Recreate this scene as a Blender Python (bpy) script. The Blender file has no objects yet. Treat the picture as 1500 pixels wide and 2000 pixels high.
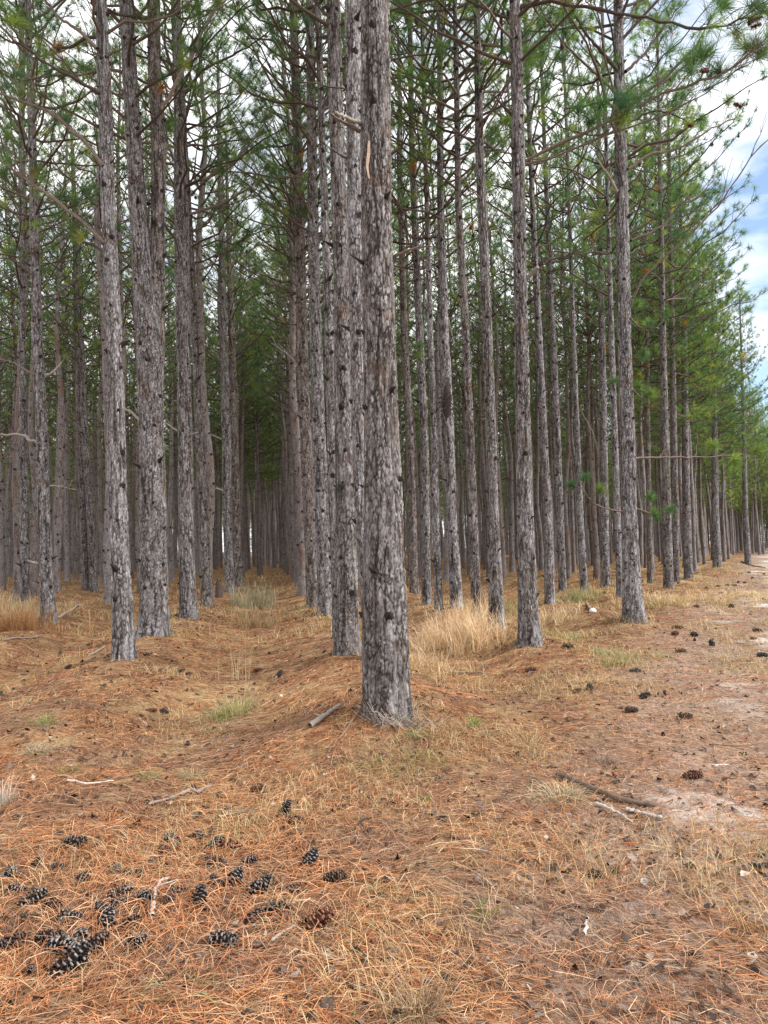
import bpy, math, random
import numpy as np
from mathutils import Matrix, Vector

# ------------------------------------------------------------------ camera, world, sun, exposure
SC = bpy.context.scene
COL = SC.collection
CAM_Z = 1.5
PITCH, ROLL = 2.8, -1.0
cam_d = bpy.data.cameras.new("camera")
cam_d.sensor_fit = 'VERTICAL'
cam_d.sensor_height = 36.0
cam_d.sensor_width = 27.0
cam_d.lens = 26.0
cam_d.clip_start = 0.05
cam_d.clip_end = 3000.0
cam = bpy.data.objects.new("camera", cam_d)
COL.objects.link(cam)
CAM_M = (Matrix.Translation((0, 0, CAM_Z)) @ Matrix.Rotation(math.radians(90 + PITCH), 4, 'X')
         @ Matrix.Rotation(math.radians(ROLL), 4, 'Z'))
cam.matrix_world = CAM_M
SC.camera = cam

SUN_EL, SUN_AZ = 42.0, 105.0      # azimuth clockwise from the view direction (+Y): from the right, a little behind
world = bpy.data.worlds.new("World")
SC.world = world
world.use_nodes = True
nt = world.node_tree
nt.nodes.clear()
def N(tree, t, **kw):
    n = tree.nodes.new(t)
    for k, v in kw.items():
        setattr(n, k, v)
    return n
wo = N(nt, 'ShaderNodeOutputWorld')
bg = N(nt, 'ShaderNodeBackground')
sky = N(nt, 'ShaderNodeTexSky')
sky.sky_type = 'NISHITA'
sky.sun_disc = False
sky.sun_elevation = math.radians(SUN_EL)
sky.sun_rotation = math.radians(SUN_AZ)
tc = N(nt, 'ShaderNodeTexCoord')
mp = N(nt, 'ShaderNodeMapping')
mp.inputs['Scale'].default_value = (1.6, 1.6, 5.2)
mp.inputs['Location'].default_value = (0.35, 0.1, 0.62)
no = N(nt, 'ShaderNodeTexNoise')
no.inputs['Scale'].default_value = 1.5
no.inputs['Detail'].default_value = 9.0
no.inputs['Roughness'].default_value = 0.55
rp = N(nt, 'ShaderNodeValToRGB')
rp.color_ramp.elements[0].position = 0.56
rp.color_ramp.elements[1].position = 0.76
CLOUD = 1.2
SKY_S = 0.15
mul = N(nt, 'ShaderNodeMixRGB', blend_type='MULTIPLY')
mul.inputs[0].default_value = 1.0
mul.inputs[2].default_value = (SKY_S, SKY_S, SKY_S, 1)
no2 = N(nt, 'ShaderNodeTexNoise')
no2.inputs['Scale'].default_value = 2.6
no2.inputs['Detail'].default_value = 6.0
rp2 = N(nt, 'ShaderNodeValToRGB')
rp2.color_ramp.elements[0].position = 0.3
rp2.color_ramp.elements[0].color = (CLOUD * .74, CLOUD * .77, CLOUD * .82, 1)
rp2.color_ramp.elements[1].position = 0.62
rp2.color_ramp.elements[1].color = (CLOUD, CLOUD * .995, CLOUD * .99, 1)
mix = N(nt, 'ShaderNodeMixRGB')
nt.links.new(tc.outputs['Generated'], mp.inputs[0])
nt.links.new(mp.outputs[0], no.inputs['Vector'])
nt.links.new(mp.outputs[0], no2.inputs['Vector'])
pd = N(nt, 'ShaderNodeVectorMath', operation='DISTANCE')
pd.inputs[1].default_value = (.47, .84, .27)
nt.links.new(tc.outputs['Generated'], pd.inputs[0])
pm = N(nt, 'ShaderNodeMath', operation='MULTIPLY_ADD'); pm.inputs[1].default_value = .78
pc = N(nt, 'ShaderNodeMath', operation='MINIMUM'); pc.inputs[1].default_value = .40
nt.links.new(pd.outputs['Value'], pc.inputs[0]); nt.links.new(pc.outputs[0], pm.inputs[0]); nt.links.new(no.outputs['Fac'], pm.inputs[2])
nt.links.new(pm.outputs[0], rp.inputs[0])
nt.links.new(no2.outputs['Fac'], rp2.inputs[0])
nt.links.new(sky.outputs[0], mul.inputs[1])
nt.links.new(rp.outputs[0], mix.inputs[0])
nt.links.new(mul.outputs[0], mix.inputs[1])
nt.links.new(rp2.outputs[0], mix.inputs[2])
nt.links.new(mix.outputs[0], bg.inputs[0])
nt.links.new(bg.outputs[0], wo.inputs[0])
bg.inputs[1].default_value = 1.0

sun_d = bpy.data.lights.new("sun", 'SUN')
sun_d.energy = 3.1
sun_d.angle = math.radians(22)
sun_d.color = (1.0, 0.965, 0.92)
sun = bpy.data.objects.new("sun", sun_d)
COL.objects.link(sun)
_a, _e = math.radians(SUN_AZ), math.radians(SUN_EL)
_sv = Vector((math.sin(_a) * math.cos(_e), math.cos(_a) * math.cos(_e), math.sin(_e)))
sun.rotation_euler = _sv.to_track_quat('Z', 'Y').to_euler()

SC.view_settings.view_transform = 'Standard'
SC.view_settings.look = 'None'
SC.view_settings.gamma = 1
SC.view_settings.exposure = 0.72
SC.render.engine = 'CYCLES'
SC.cycles.diffuse_bounces = 6
SC.cycles.transmission_bounces = 8
SC.render.resolution_x, SC.render.resolution_y = 768, 1024

# ------------------------------------------------------------------ small helpers
RNG = np.random.default_rng(7)
random.seed(7)
F_PX = 1444.4

def _hash(ix, iy, iz=0):
    h = (ix.astype(np.int64) * 374761393 + iy.astype(np.int64) * 668265263 + np.asarray(iz).astype(np.int64) * 2147483647) & 0xffffffff
    h = ((h ^ (h >> 13)) * 1274126177) & 0xffffffff
    h = ((h ^ (h >> 16)) * 2246822519) & 0xffffffff
    return ((h ^ (h >> 15)) & 0xffffff) / float(0xffffff)

def vnoise(x, y, s=0):
    x = np.asarray(x, float); y = np.asarray(y, float)
    ix = np.floor(x); iy = np.floor(y)
    fx = x - ix; fy = y - iy
    fx = fx * fx * (3 - 2 * fx); fy = fy * fy * (3 - 2 * fy)
    a = _hash(ix, iy, s); b = _hash(ix + 1, iy, s); c = _hash(ix, iy + 1, s); d = _hash(ix + 1, iy + 1, s)
    return (a + (b - a) * fx) * (1 - fy) + (c + (d - c) * fx) * fy - 0.5

def fbm(x, y, o=4, s=0):
    r = 0; a = 1.0
    for i in range(o):
        r = r + a * vnoise(x * 2 ** i, y * 2 ** i, s + i * 17); a *= 0.5
    return r

def sstep(a, b, x):
    t = np.clip((x - a) / (b - a), 0, 1)
    return t * t * (3 - 2 * t)

ROWT = 0.1523
MOUNDS = []
def edge_e(X, Y):
    """>0 on the open track side of the plantation's edge"""
    return (X + ROWT * Y) - (1.0 + (Y - 6.4) * 0.665)

def hgt(X, Y):
    X = np.asarray(X, float); Y = np.asarray(Y, float)
    lat = X + ROWT * Y
    e = edge_e(X, Y)
    m = sstep(2.0, -0.8, e) * sstep(3.2, 8.0, Y)
    z = 0.12 * np.cos(2 * np.pi * (lat - 1.0) / 2.9) * m
    z = z + 0.13 * np.exp(-((X - 0.05) ** 2 + (Y - 6.55) ** 2) / (2 * 0.62 ** 2))
    z = z + 0.06 * fbm(X * 0.45 + 3, Y * 0.45, 3, 5) * (0.35 + 0.65 * sstep(1.5, -1.5, e))
    z = z + 0.06 * fbm(X * 2.1, Y * 2.1, 3, 9) * (0.3 + 0.7 * sstep(2.5, 0.0, e))
    for mx, my, mh in MOUNDS:
        z = z + mh * np.exp(-((X - mx) ** 2 + (Y - my) ** 2) / (2 * 0.30 ** 2))
    z = z - 0.03 * sstep(1.0, 2.5, e) * sstep(6.5, 4.0, e)
    return z

def ray(px, py):
    d = CAM_M.to_3x3() @ Vector(((px - 750) / F_PX, -(py - 1000) / F_PX, -1.0))
    return np.array(d)

def ground_at(px, py):
    d = ray(px, py)
    t = 1.0
    zt = 0.0
    for _ in range(30):
        t = (zt - CAM_Z) / d[2]
        zt = 0.5 * zt + 0.5 * float(hgt(d[0] * t, d[1] * t))
    return np.array((d[0] * t, d[1] * t, float(hgt(d[0] * t, d[1] * t))))

def on_depth(px, py, Y):
    d = ray(px, py)
    t = Y / d[1]
    return np.array((d[0] * t, Y, CAM_Z + d[2] * t))

MOUNDS += [(*ground_at(x, y)[:2], h) for x, y, h in [(679,1278,.05),(637,1200,.05),(612,1185,.05),(243,1285,.06),(299,1238,.08),(368,1205,.05),(404,1184,.04),(96,1215,.06),(1036,1256,.07),(1238,1212,.06),(971,1225,.05),(931,1207,.04),(892,1190,.05)]]

def nrm(v):
    return v / np.maximum(np.linalg.norm(v, axis=-1, keepdims=True), 1e-9)

class Buf:
    def __init__(s):
        s.V = []; s.C = []; s.F = []; s.M = []; s.n = 0
    def add(s, V, F, mat=0, C=None):
        V = np.asarray(V, np.float32).reshape(-1, 3)
        F = np.asarray(F, np.int64)
        if C is None: C = np.ones((len(V), 3), np.float32)
        C = np.broadcast_to(np.asarray(C, np.float32), (len(V), 3))
        s.V.append(V); s.C.append(C); s.F.append(F + s.n)
        s.M.append(np.full(len(F), mat, np.int32) if np.isscalar(mat) else np.asarray(mat, np.int32))
        s.n += len(V)
    def mesh(s, name, mats, smooth=True):
        me = bpy.data.meshes.new(name)
        V = np.concatenate(s.V); C = np.concatenate(s.C)
        me.vertices.add(len(V)); me.vertices.foreach_set('co', V.ravel())
        tot = np.concatenate([np.full(len(f), f.shape[1]) for f in s.F])
        idx = np.concatenate([f.ravel() for f in s.F])
        me.loops.add(len(idx)); me.loops.foreach_set('vertex_index', idx.astype(np.int32))
        me.polygons.add(len(tot))
        st = np.zeros(len(tot), np.int32); st[1:] = np.cumsum(tot)[:-1]
        me.polygons.foreach_set('loop_start', st)
        me.polygons.foreach_set('material_index', np.concatenate(s.M))
        if smooth:
            me.polygons.foreach_set('use_smooth', np.ones(len(tot), bool))
        at = me.color_attributes.new('tint', 'FLOAT_COLOR', 'POINT')
        c4 = np.ones((len(V), 4), np.float32); c4[:, :3] = C
        at.data.foreach_set('color', c4.ravel())
        for m in mats: me.materials.append(m)
        me.update(calc_edges=True)
        return me
    def obj(s, name, mats, parent=None, smooth=True):
        o = bpy.data.objects.new(name, s.mesh(name, mats, smooth))
        COL.objects.link(o)
        if parent: o.parent = parent
        return o

def tubes(B, P, R, s=5, mat=0, C=None, cap=False):
    P = np.asarray(P, float); R = np.asarray(R, float)
    n, k, _ = P.shape
    T = np.empty_like(P)
    T[:, 1:-1] = P[:, 2:] - P[:, :-2]; T[:, 0] = P[:, 1] - P[:, 0]; T[:, -1] = P[:, -1] - P[:, -2]
    T = nrm(T)
    chord = nrm(P[:, -1] - P[:, 0])
    ref = np.where(np.abs(chord[:, 2:3]) < 0.8, np.array([[0, 0, 1.0]]), np.array([[1.0, 0.13, 0]]))[:, None, :]
    U = nrm(np.cross(T, ref)); W = np.cross(T, U)
    a = np.linspace(0, 2 * np.pi, s, endpoint=False)
    V = (P[:, :, None, :] + R[:, :, None, None] * (np.cos(a)[None, None, :, None] * U[:, :, None, :]
         + np.sin(a)[None, None, :, None] * W[:, :, None, :]))
    base = (np.arange(n) * k * s)[:, None, None] + (np.arange(k - 1) * s)[None, :, None]
    i = np.arange(s)[None, None, :]; j = (np.arange(s) + 1) % s
    j = j[None, None, :]
    F = np.stack([base + i, base + j, base + s + j, base + s + i], -1).reshape(-1, 4)
    if C is not None:
        C = np.asarray(C, float)
        if C.ndim == 2: C = np.repeat(C, k * s, axis=0)
    B.add(V, F, mat, C)
    if cap:
        e = (np.arange(n) * k * s)[:, None] + (k - 1) * s + np.arange(s)[None, :]
        B.F.append(e + B.n - n * k * s); B.M.append(np.full(n, cap if not isinstance(cap, bool) else mat, np.int32))

def ribbons(B, P, W, S, mat=0, C=None):
    P = np.asarray(P, float); n, k, _ = P.shape
    W = np.broadcast_to(W, (n, k)); S = nrm(S)[:, None, :]
    V = np.stack([P - S * W[..., None] / 2, P + S * W[..., None] / 2], 2)
    base = (np.arange(n) * k * 2)[:, None] + (np.arange(k - 1) * 2)[None, :]
    F = np.stack([base, base + 1, base + 3, base + 2], -1).reshape(-1, 4)
    if C is not None: C = np.repeat(np.asarray(C, float), k * 2, axis=0)
    B.add(V, F, mat, C)

def tufts(B, Cn, D, m, L, w, col, rng, spread=0.9, mat=0, segs=1):
    """needle bursts: m needles round each centre Cn with axis D"""
    Cn = np.asarray(Cn, float); D = nrm(np.asarray(D, float)); n = len(Cn)
    u = nrm(rng.normal(size=(n, m, 3)))
    nd = nrm(u + (1.0 / spread) * D[:, None, :])
    base = Cn[:, None, :] - D[:, None, :] * rng.random((n, m, 1)) * 0.12
    Ls = L * (0.7 + 0.4 * rng.random((n, m, 1)))
    tip = base + nd * Ls; tip[..., 2] -= Ls[..., 0] * 0.13
    sd = nrm(np.cross(nd, rng.normal(size=(n, m, 3)))) * w / 2
    c = np.repeat(np.asarray(col, float), m, axis=0) * (0.8 + 0.4 * rng.random((n * m, 1)))
    if segs == 1:
        V = np.stack([base - sd, base + sd, tip], 2).reshape(-1, 3)
        F = np.arange(n * m * 3).reshape(-1, 3)
        B.add(V, F, mat, np.repeat(c, 3, axis=0))
    else:
        mid = (base + tip) / 2; mid[..., 2] += Ls[..., 0] * 0.05
        V = np.stack([base - sd * .7, base + sd * .7, mid + sd, mid - sd, tip], 2).reshape(-1, 3)
        o = np.arange(n * m)[:, None] * 5
        B.add(V, o + np.array([[0, 1, 2, 3]]), mat, np.repeat(c, 5, axis=0))
        B.F.append(o + np.array([[3, 2, 4]]) + B.n - len(V)); B.M.append(np.full(n * m, mat, np.int32))

def tag(o, label=None, cat=None, group=None, kind=None):
    if label: o['label'] = label
    if cat: o['category'] = cat
    if group: o['group'] = group
    if kind: o['kind'] = kind
    return o

def empty(name, loc):
    o = bpy.data.objects.new(name, None)
    o.empty_display_size = 0.3
    COL.objects.link(o); o.location = loc
    return o

# ------------------------------------------------------------------ materials
def mat(name):
    m = bpy.data.materials.new(name); m.use_nodes = True
    m.node_tree.nodes.clear()
    return m, m.node_tree

def ramp(t, stops, fac=None):
    r = N(t, 'ShaderNodeValToRGB')
    cr = r.color_ramp
    while len(cr.elements) < len(stops): cr.elements.new(0.5)
    for e, (p, c) in zip(cr.elements, stops):
        e.position = p; e.color = (*c, 1)
    if fac is not None: t.links.new(fac, r.inputs[0])
    return r.outputs[0]

def mixc(t, a, b, f, mode='MIX'):
    m = N(t, 'ShaderNodeMixRGB', blend_type=mode)
    for k, v in ((0, f), (1, a), (2, b)):
        if hasattr(v, 'links'): t.links.new(v, m.inputs[k])
        elif isinstance(v, (int, float)): m.inputs[k].default_value = v
        else: m.inputs[k].default_value = (*v, 1)
    return m.outputs[0]

def noise(t, vec, scale, detail=4, rough=.55, dist=0):
    n = N(t, 'ShaderNodeTexNoise')
    n.inputs['Scale'].default_value = scale; n.inputs['Detail'].default_value = detail
    n.inputs['Roughness'].default_value = rough; n.inputs['Distortion'].default_value = dist
    if vec is not None: t.links.new(vec, n.inputs['Vector'])
    return n.outputs['Fac']

def mapping(t, vec, scale, loc=None):
    m = N(t, 'ShaderNodeMapping'); m.inputs['Scale'].default_value = scale
    t.links.new(vec, m.inputs[0])
    if loc is not None: t.links.new(loc, m.inputs['Location'])
    return m.outputs[0]

def finish(t, col, rough=.9, bump=None, bstr=.5, bdist=.01, spec=.15):
    p = N(t, 'ShaderNodeBsdfPrincipled'); o = N(t, 'ShaderNodeOutputMaterial')
    if hasattr(col, 'links'): t.links.new(col, p.inputs['Base Color'])
    else: p.inputs['Base Color'].default_value = (*col, 1)
    p.inputs['Roughness'].default_value = rough
    p.inputs['Specular IOR Level'].default_value = spec
    if bump is not None:
        b = N(t, 'ShaderNodeBump'); b.inputs['Strength'].default_value = bstr; b.inputs['Distance'].default_value = bdist
        t.links.new(bump, b.inputs['Height']); t.links.new(b.outputs[0], p.inputs['Normal'])
    t.links.new(p.outputs[0], o.inputs[0])

def attr(t, name='tint'):
    a = N(t, 'ShaderNodeAttribute'); a.attribute_name = name
    return a

def mat_bark_near():
    m, t = mat('bark_plated')
    a = attr(t); sp = N(t, 'ShaderNodeSeparateColor'); t.links.new(a.outputs['Color'], sp.inputs[0])
    crev, cell, hi = sp.outputs[0], sp.outputs[1], sp.outputs[2]
    tc = N(t, 'ShaderNodeTexCoord')
    v = mapping(t, tc.outputs['Object'], (1, 1, .35))
    n1 = noise(t, v, 46, 8, .75, .4)
    n2 = noise(t, mapping(t, tc.outputs['Object'], (1, 1, .5)), 6, 4, .6)
    grey = ramp(t, [(.0, (.105, .088, .080)), (.3, (.205, .188, .182)), (.7, (.325, .31, .31)), (1, (.47, .465, .475))], cell)
    red = ramp(t, [(.0, (.125, .08, .06)), (1, (.26, .18, .145))], cell)
    c = mixc(t, red, grey, ramp(t, [(.30, (0, 0, 0)), (.47, (1, 1, 1))], n2))
    c = mixc(t, c, ramp(t, [(.32, (.30, .29, .28)), (.50, (.95, .95, .95)), (.66, (1.45, 1.45, 1.46))], n1), .9, 'MULTIPLY')
    oi = N(t, 'ShaderNodeObjectInfo')
    c = mixc(t, c, ramp(t, [(0, (.92, .85, .80)), (.3, (.84, .82, .81)), (.65, (.98, .99, 1.02)), (1, (1.12, 1.14, 1.19))], oi.outputs['Random']), 1, 'MULTIPLY')
    vo = N(t, 'ShaderNodeTexVoronoi', feature='DISTANCE_TO_EDGE'); vo.inputs['Scale'].default_value = 27
    wv = N(t, 'ShaderNodeVectorMath', operation='MULTIPLY_ADD'); nv = N(t, 'ShaderNodeTexNoise'); nv.inputs['Scale'].default_value = 30; nv.inputs['Detail'].default_value = 3
    t.links.new(v, nv.inputs['Vector']); t.links.new(nv.outputs['Color'], wv.inputs[0]); wv.inputs[1].default_value = (.035, .035, .035); t.links.new(v, wv.inputs[2])
    t.links.new(wv.outputs[0], vo.inputs['Vector'])
    ck = mixc(t, ramp(t, [(.02, (.16, .14, .13)), (.15, (1, 1, 1))], vo.outputs['Distance']), (1, 1, 1), ramp(t, [(.44, (0, 0, 0)), (.60, (.8, .8, .8))], noise(t, v, 7, 4, .6)))
    c = mixc(t, c, ck, 1, 'MULTIPLY')
    c = mixc(t, (.022, .017, .015), c, crev)
    hm = N(t, 'ShaderNodeMath', operation='MULTIPLY'); hm.inputs[1].default_value = .95; t.links.new(hi, hm.inputs[0])
    c = mixc(t, c, (.022, .017, .015), hm.outputs[0])
    finish(t, c, .92, n1, .7, .012)
    return m

def mat_bark_far():
    m, t = mat('bark_fissured')
    tc = N(t, 'ShaderNodeTexCoord'); oi = N(t, 'ShaderNodeObjectInfo')
    off = N(t, 'ShaderNodeCombineXYZ'); mm = N(t, 'ShaderNodeMath', operation='MULTIPLY'); mm.inputs[1].default_value = 37
    t.links.new(oi.outputs['Random'], mm.inputs[0]); t.links.new(mm.outputs[0], off.inputs[2])
    v = mapping(t, tc.outputs['Object'], (1, 1, .33), off.outputs[0])
    vo = N(t, 'ShaderNodeTexVoronoi', feature='DISTANCE_TO_EDGE'); vo.inputs['Scale'].default_value = 30
    t.links.new(v, vo.inputs['Vector'])
    n1 = noise(t, v, 24, 8, .75, .4)
    n2 = noise(t, v, 3.2, 3, .6)
    grey = ramp(t, [(.32, (.12, .10, .092)), (.5, (.235, .215, .208)), (.66, (.37, .35, .35))], n1)
    red = ramp(t, [(.3, (.12, .078, .06)), (.65, (.25, .175, .145))], n1)
    c = mixc(t, red, grey, ramp(t, [(.33, (0, 0, 0)), (.50, (1, 1, 1))], n2))
    ng = noise(t, v, 9, 4, .6)
    ec = mixc(t, ramp(t, [(.01, (0, 0, 0)), (.13, (1, 1, 1))], vo.outputs['Distance']), (1, 1, 1), ramp(t, [(.42, (0, 0, 0)), (.56, (.85, .85, .85))], ng))
    c = mixc(t, (.035, .027, .024), c, ec)
    c = mixc(t, c, ramp(t, [(0, (.66, .61, .58)), (1, (1.02, 1.02, 1.05))], oi.outputs['Random']), 1, 'MULTIPLY')
    a = attr(t)
    c = mixc(t, c, a.outputs['Color'], 1, 'MULTIPLY')
    finish(t, c, .92, n1, .6, .012)
    return m

def mat_tint(name, rough=.8, nscale=40, spec=.15, trans=0.0, obj=False):
    m, t = mat(name)
    a = attr(t); tc = N(t, 'ShaderNodeTexCoord')
    n1 = noise(t, tc.outputs['Object'], nscale, 3)
    c = mixc(t, a.outputs['Color'], ramp(t, [(.3, (.6, .6, .6)), (.7, (1.25, 1.25, 1.25))], n1), .8, 'MULTIPLY')
    if obj:
        oi = N(t, 'ShaderNodeObjectInfo')
        c = mixc(t, c, ramp(t, [(0, (.80, .90, 1.0)), (.5, (1, 1, 1)), (1, (1.3, 1.16, .8))], oi.outputs['Random']), 1, 'MULTIPLY')
    if trans:
        d = N(t, 'ShaderNodeBsdfDiffuse'); tr = N(t, 'ShaderNodeBsdfTranslucent'); ms = N(t, 'ShaderNodeMixShader')
        c2 = mixc(t, c, (1.3, 1.4, .95), 1, 'MULTIPLY')
        t.links.new(c, d.inputs[0]); t.links.new(c2, tr.inputs[0]); ms.inputs[0].default_value = trans
        t.links.new(d.outputs[0], ms.inputs[1]); t.links.new(tr.outputs[0], ms.inputs[2])
        o = N(t, 'ShaderNodeOutputMaterial'); t.links.new(ms.outputs[0], o.inputs[0])
    else:
        finish(t, c, rough, None, spec=spec)
    return m

def mat_ground():
    m, t = mat('forest_floor')
    tc = N(t, 'ShaderNodeTexCoord'); ob = tc.outputs['Object']
    a = attr(t); sp = N(t, 'ShaderNodeSeparateColor'); t.links.new(a.outputs['Color'], sp.inputs[0])
    track, sand, straw = sp.outputs[0], sp.outputs[1], sp.outputs[2]
    nf = noise(t, mapping(t, ob, (.55, 1.6, 1)), 34, 6, .7, .6)
    nf2 = noise(t, mapping(t, ob, (1.5, .6, 1)), 27, 6, .7, .9)
    nm = noise(t, ob, 2.2, 5, .6)
    nl = noise(t, ob, .6, 4, .6)
    fine = mixc(t, nf, nf2, .5)
    needle = ramp(t, [(.36, (.025, .015, .011)), (.48, (.12, .062, .036)), (.56, (.30, .16, .085)), (.68, (.52, .34, .20))], fine)
    dry = ramp(t, [(.30, (.10, .07, .04)), (.5, (.34, .235, .12)), (.7, (.56, .42, .25))], fine)
    trk = ramp(t, [(.34, (.05, .036, .03)), (.46, (.21, .145, .112)), (.55, (.36, .265, .21)), (.68, (.54, .44, .37))], fine)
    snd = ramp(t, [(.3, (.34, .29, .25)), (.6, (.66, .60, .56))], fine)
    c = mixc(t, needle, dry, mixc(t, ramp(t, [(.45, (0, 0, 0)), (.62, (.75, .75, .75))], nm), straw, 1, 'ADD'))
    c = mixc(t, c, trk, track)
    c = mixc(t, c, snd, sand)
    c = mixc(t, c, ramp(t, [(.3, (.8, .8, .8)), (.7, (1.15, 1.15, 1.15))], nl), 1, 'MULTIPLY')
    finish(t, c, .95, fine, .9, .03, .05)
    return m

M_BN, M_BF = mat_bark_near(), mat_bark_far()
M_TWIG = mat_tint('branch_bark', .9, 30)
M_NEED = mat_tint('pine_needles', .5, 3.0, trans=.6, obj=True)
M_LIT = mat_tint('fallen_needles', .65, 14)
M_GRASS = mat_tint('grass_blades', .7, 8, trans=.25)
M_CONE = mat_tint('cone_scales', .6, 60, .3)
M_STICK = mat_tint('weathered_wood', .9, 60)
M_GND = mat_ground()
CROWN_MATS = [M_NEED, M_TWIG, M_CONE]

# ------------------------------------------------------------------ the ground
def ground():
    rings = 620; r = 0.25 * (900 / 0.25) ** (np.linspace(0, 1, rings) ** 1.0)
    t = np.linspace(-1, 1, 721)[:-1]
    ang = np.pi * (0.22 * t + 0.78 * t ** 5)          # 0 = +Y, dense there
    ang.sort()
    Rr, A = np.meshgrid(r, ang, indexing='ij')
    X = Rr * np.sin(A); Y = Rr * np.cos(A)
    Z = hgt(X, Y) + 0.022 * fbm(X * 8, Y * 8, 3, 31) * np.exp(-Rr / 12)
    V = np.stack([X, Y, Z], -1).reshape(-1, 3)
    n = len(ang)
    i = (np.arange(rings - 1) * n)[:, None]; j = np.arange(n)[None, :]; j2 = (j + 1) % n
    F = np.stack([i + j, i + n + j, i + n + j2, i + j2], -1).reshape(-1, 4)
    e = edge_e(X, Y)
    track = sstep(0.6, 2.6, e + 1.2 * fbm(X * .8, Y * .8, 3, 3)) * .8 + .10 * sstep(5.4, 3.5, Y)
    lane = np.exp(-((e - 3.9) / .8) ** 2) + .7 * np.exp(-((e - 6.6) / .8) ** 2)
    sand = sstep(.16, .5, fbm(X * 1.1 + 7, Y * .9, 4, 77) + .28 * lane - .07) * sstep(1.2, 3.2, e)
    straw = sstep(.12, .45, fbm(X * .5, Y * .5, 3, 41)) * sstep(-9, 1, e) * .8
    C = np.clip(np.stack([track, sand, straw], -1), 0, 1).reshape(-1, 3)
    B = Buf(); B.add(V, F, 0, C)
    # close the hole under the camera
    c = np.array([[0, 0, float(hgt(0, 0))]]); B.add(c, np.zeros((0, 3), int), 0, [[0, 0, 0]])
    B.F.append(np.stack([np.arange(n), (np.arange(n) + 1) % n, np.full(n, B.n - 1)], -1)); B.M.append(np.zeros(n, np.int32))
    g = B.obj('ground', [M_GND]); tag(g, 'needle covered sandy forest floor with low planting ridges', 'ground', kind='structure')
ground()

# ------------------------------------------------------------------ litter: fallen needles, dry grass, flakes
def sample_ground(n, y0, y1, rng, bias=1.0, xm=.56):
    Y = y0 * (y1 / y0) ** (rng.random(n) ** bias)
    X = (rng.random(n) * 2 - 1) * (xm * Y + .25)
    return X, Y

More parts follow.
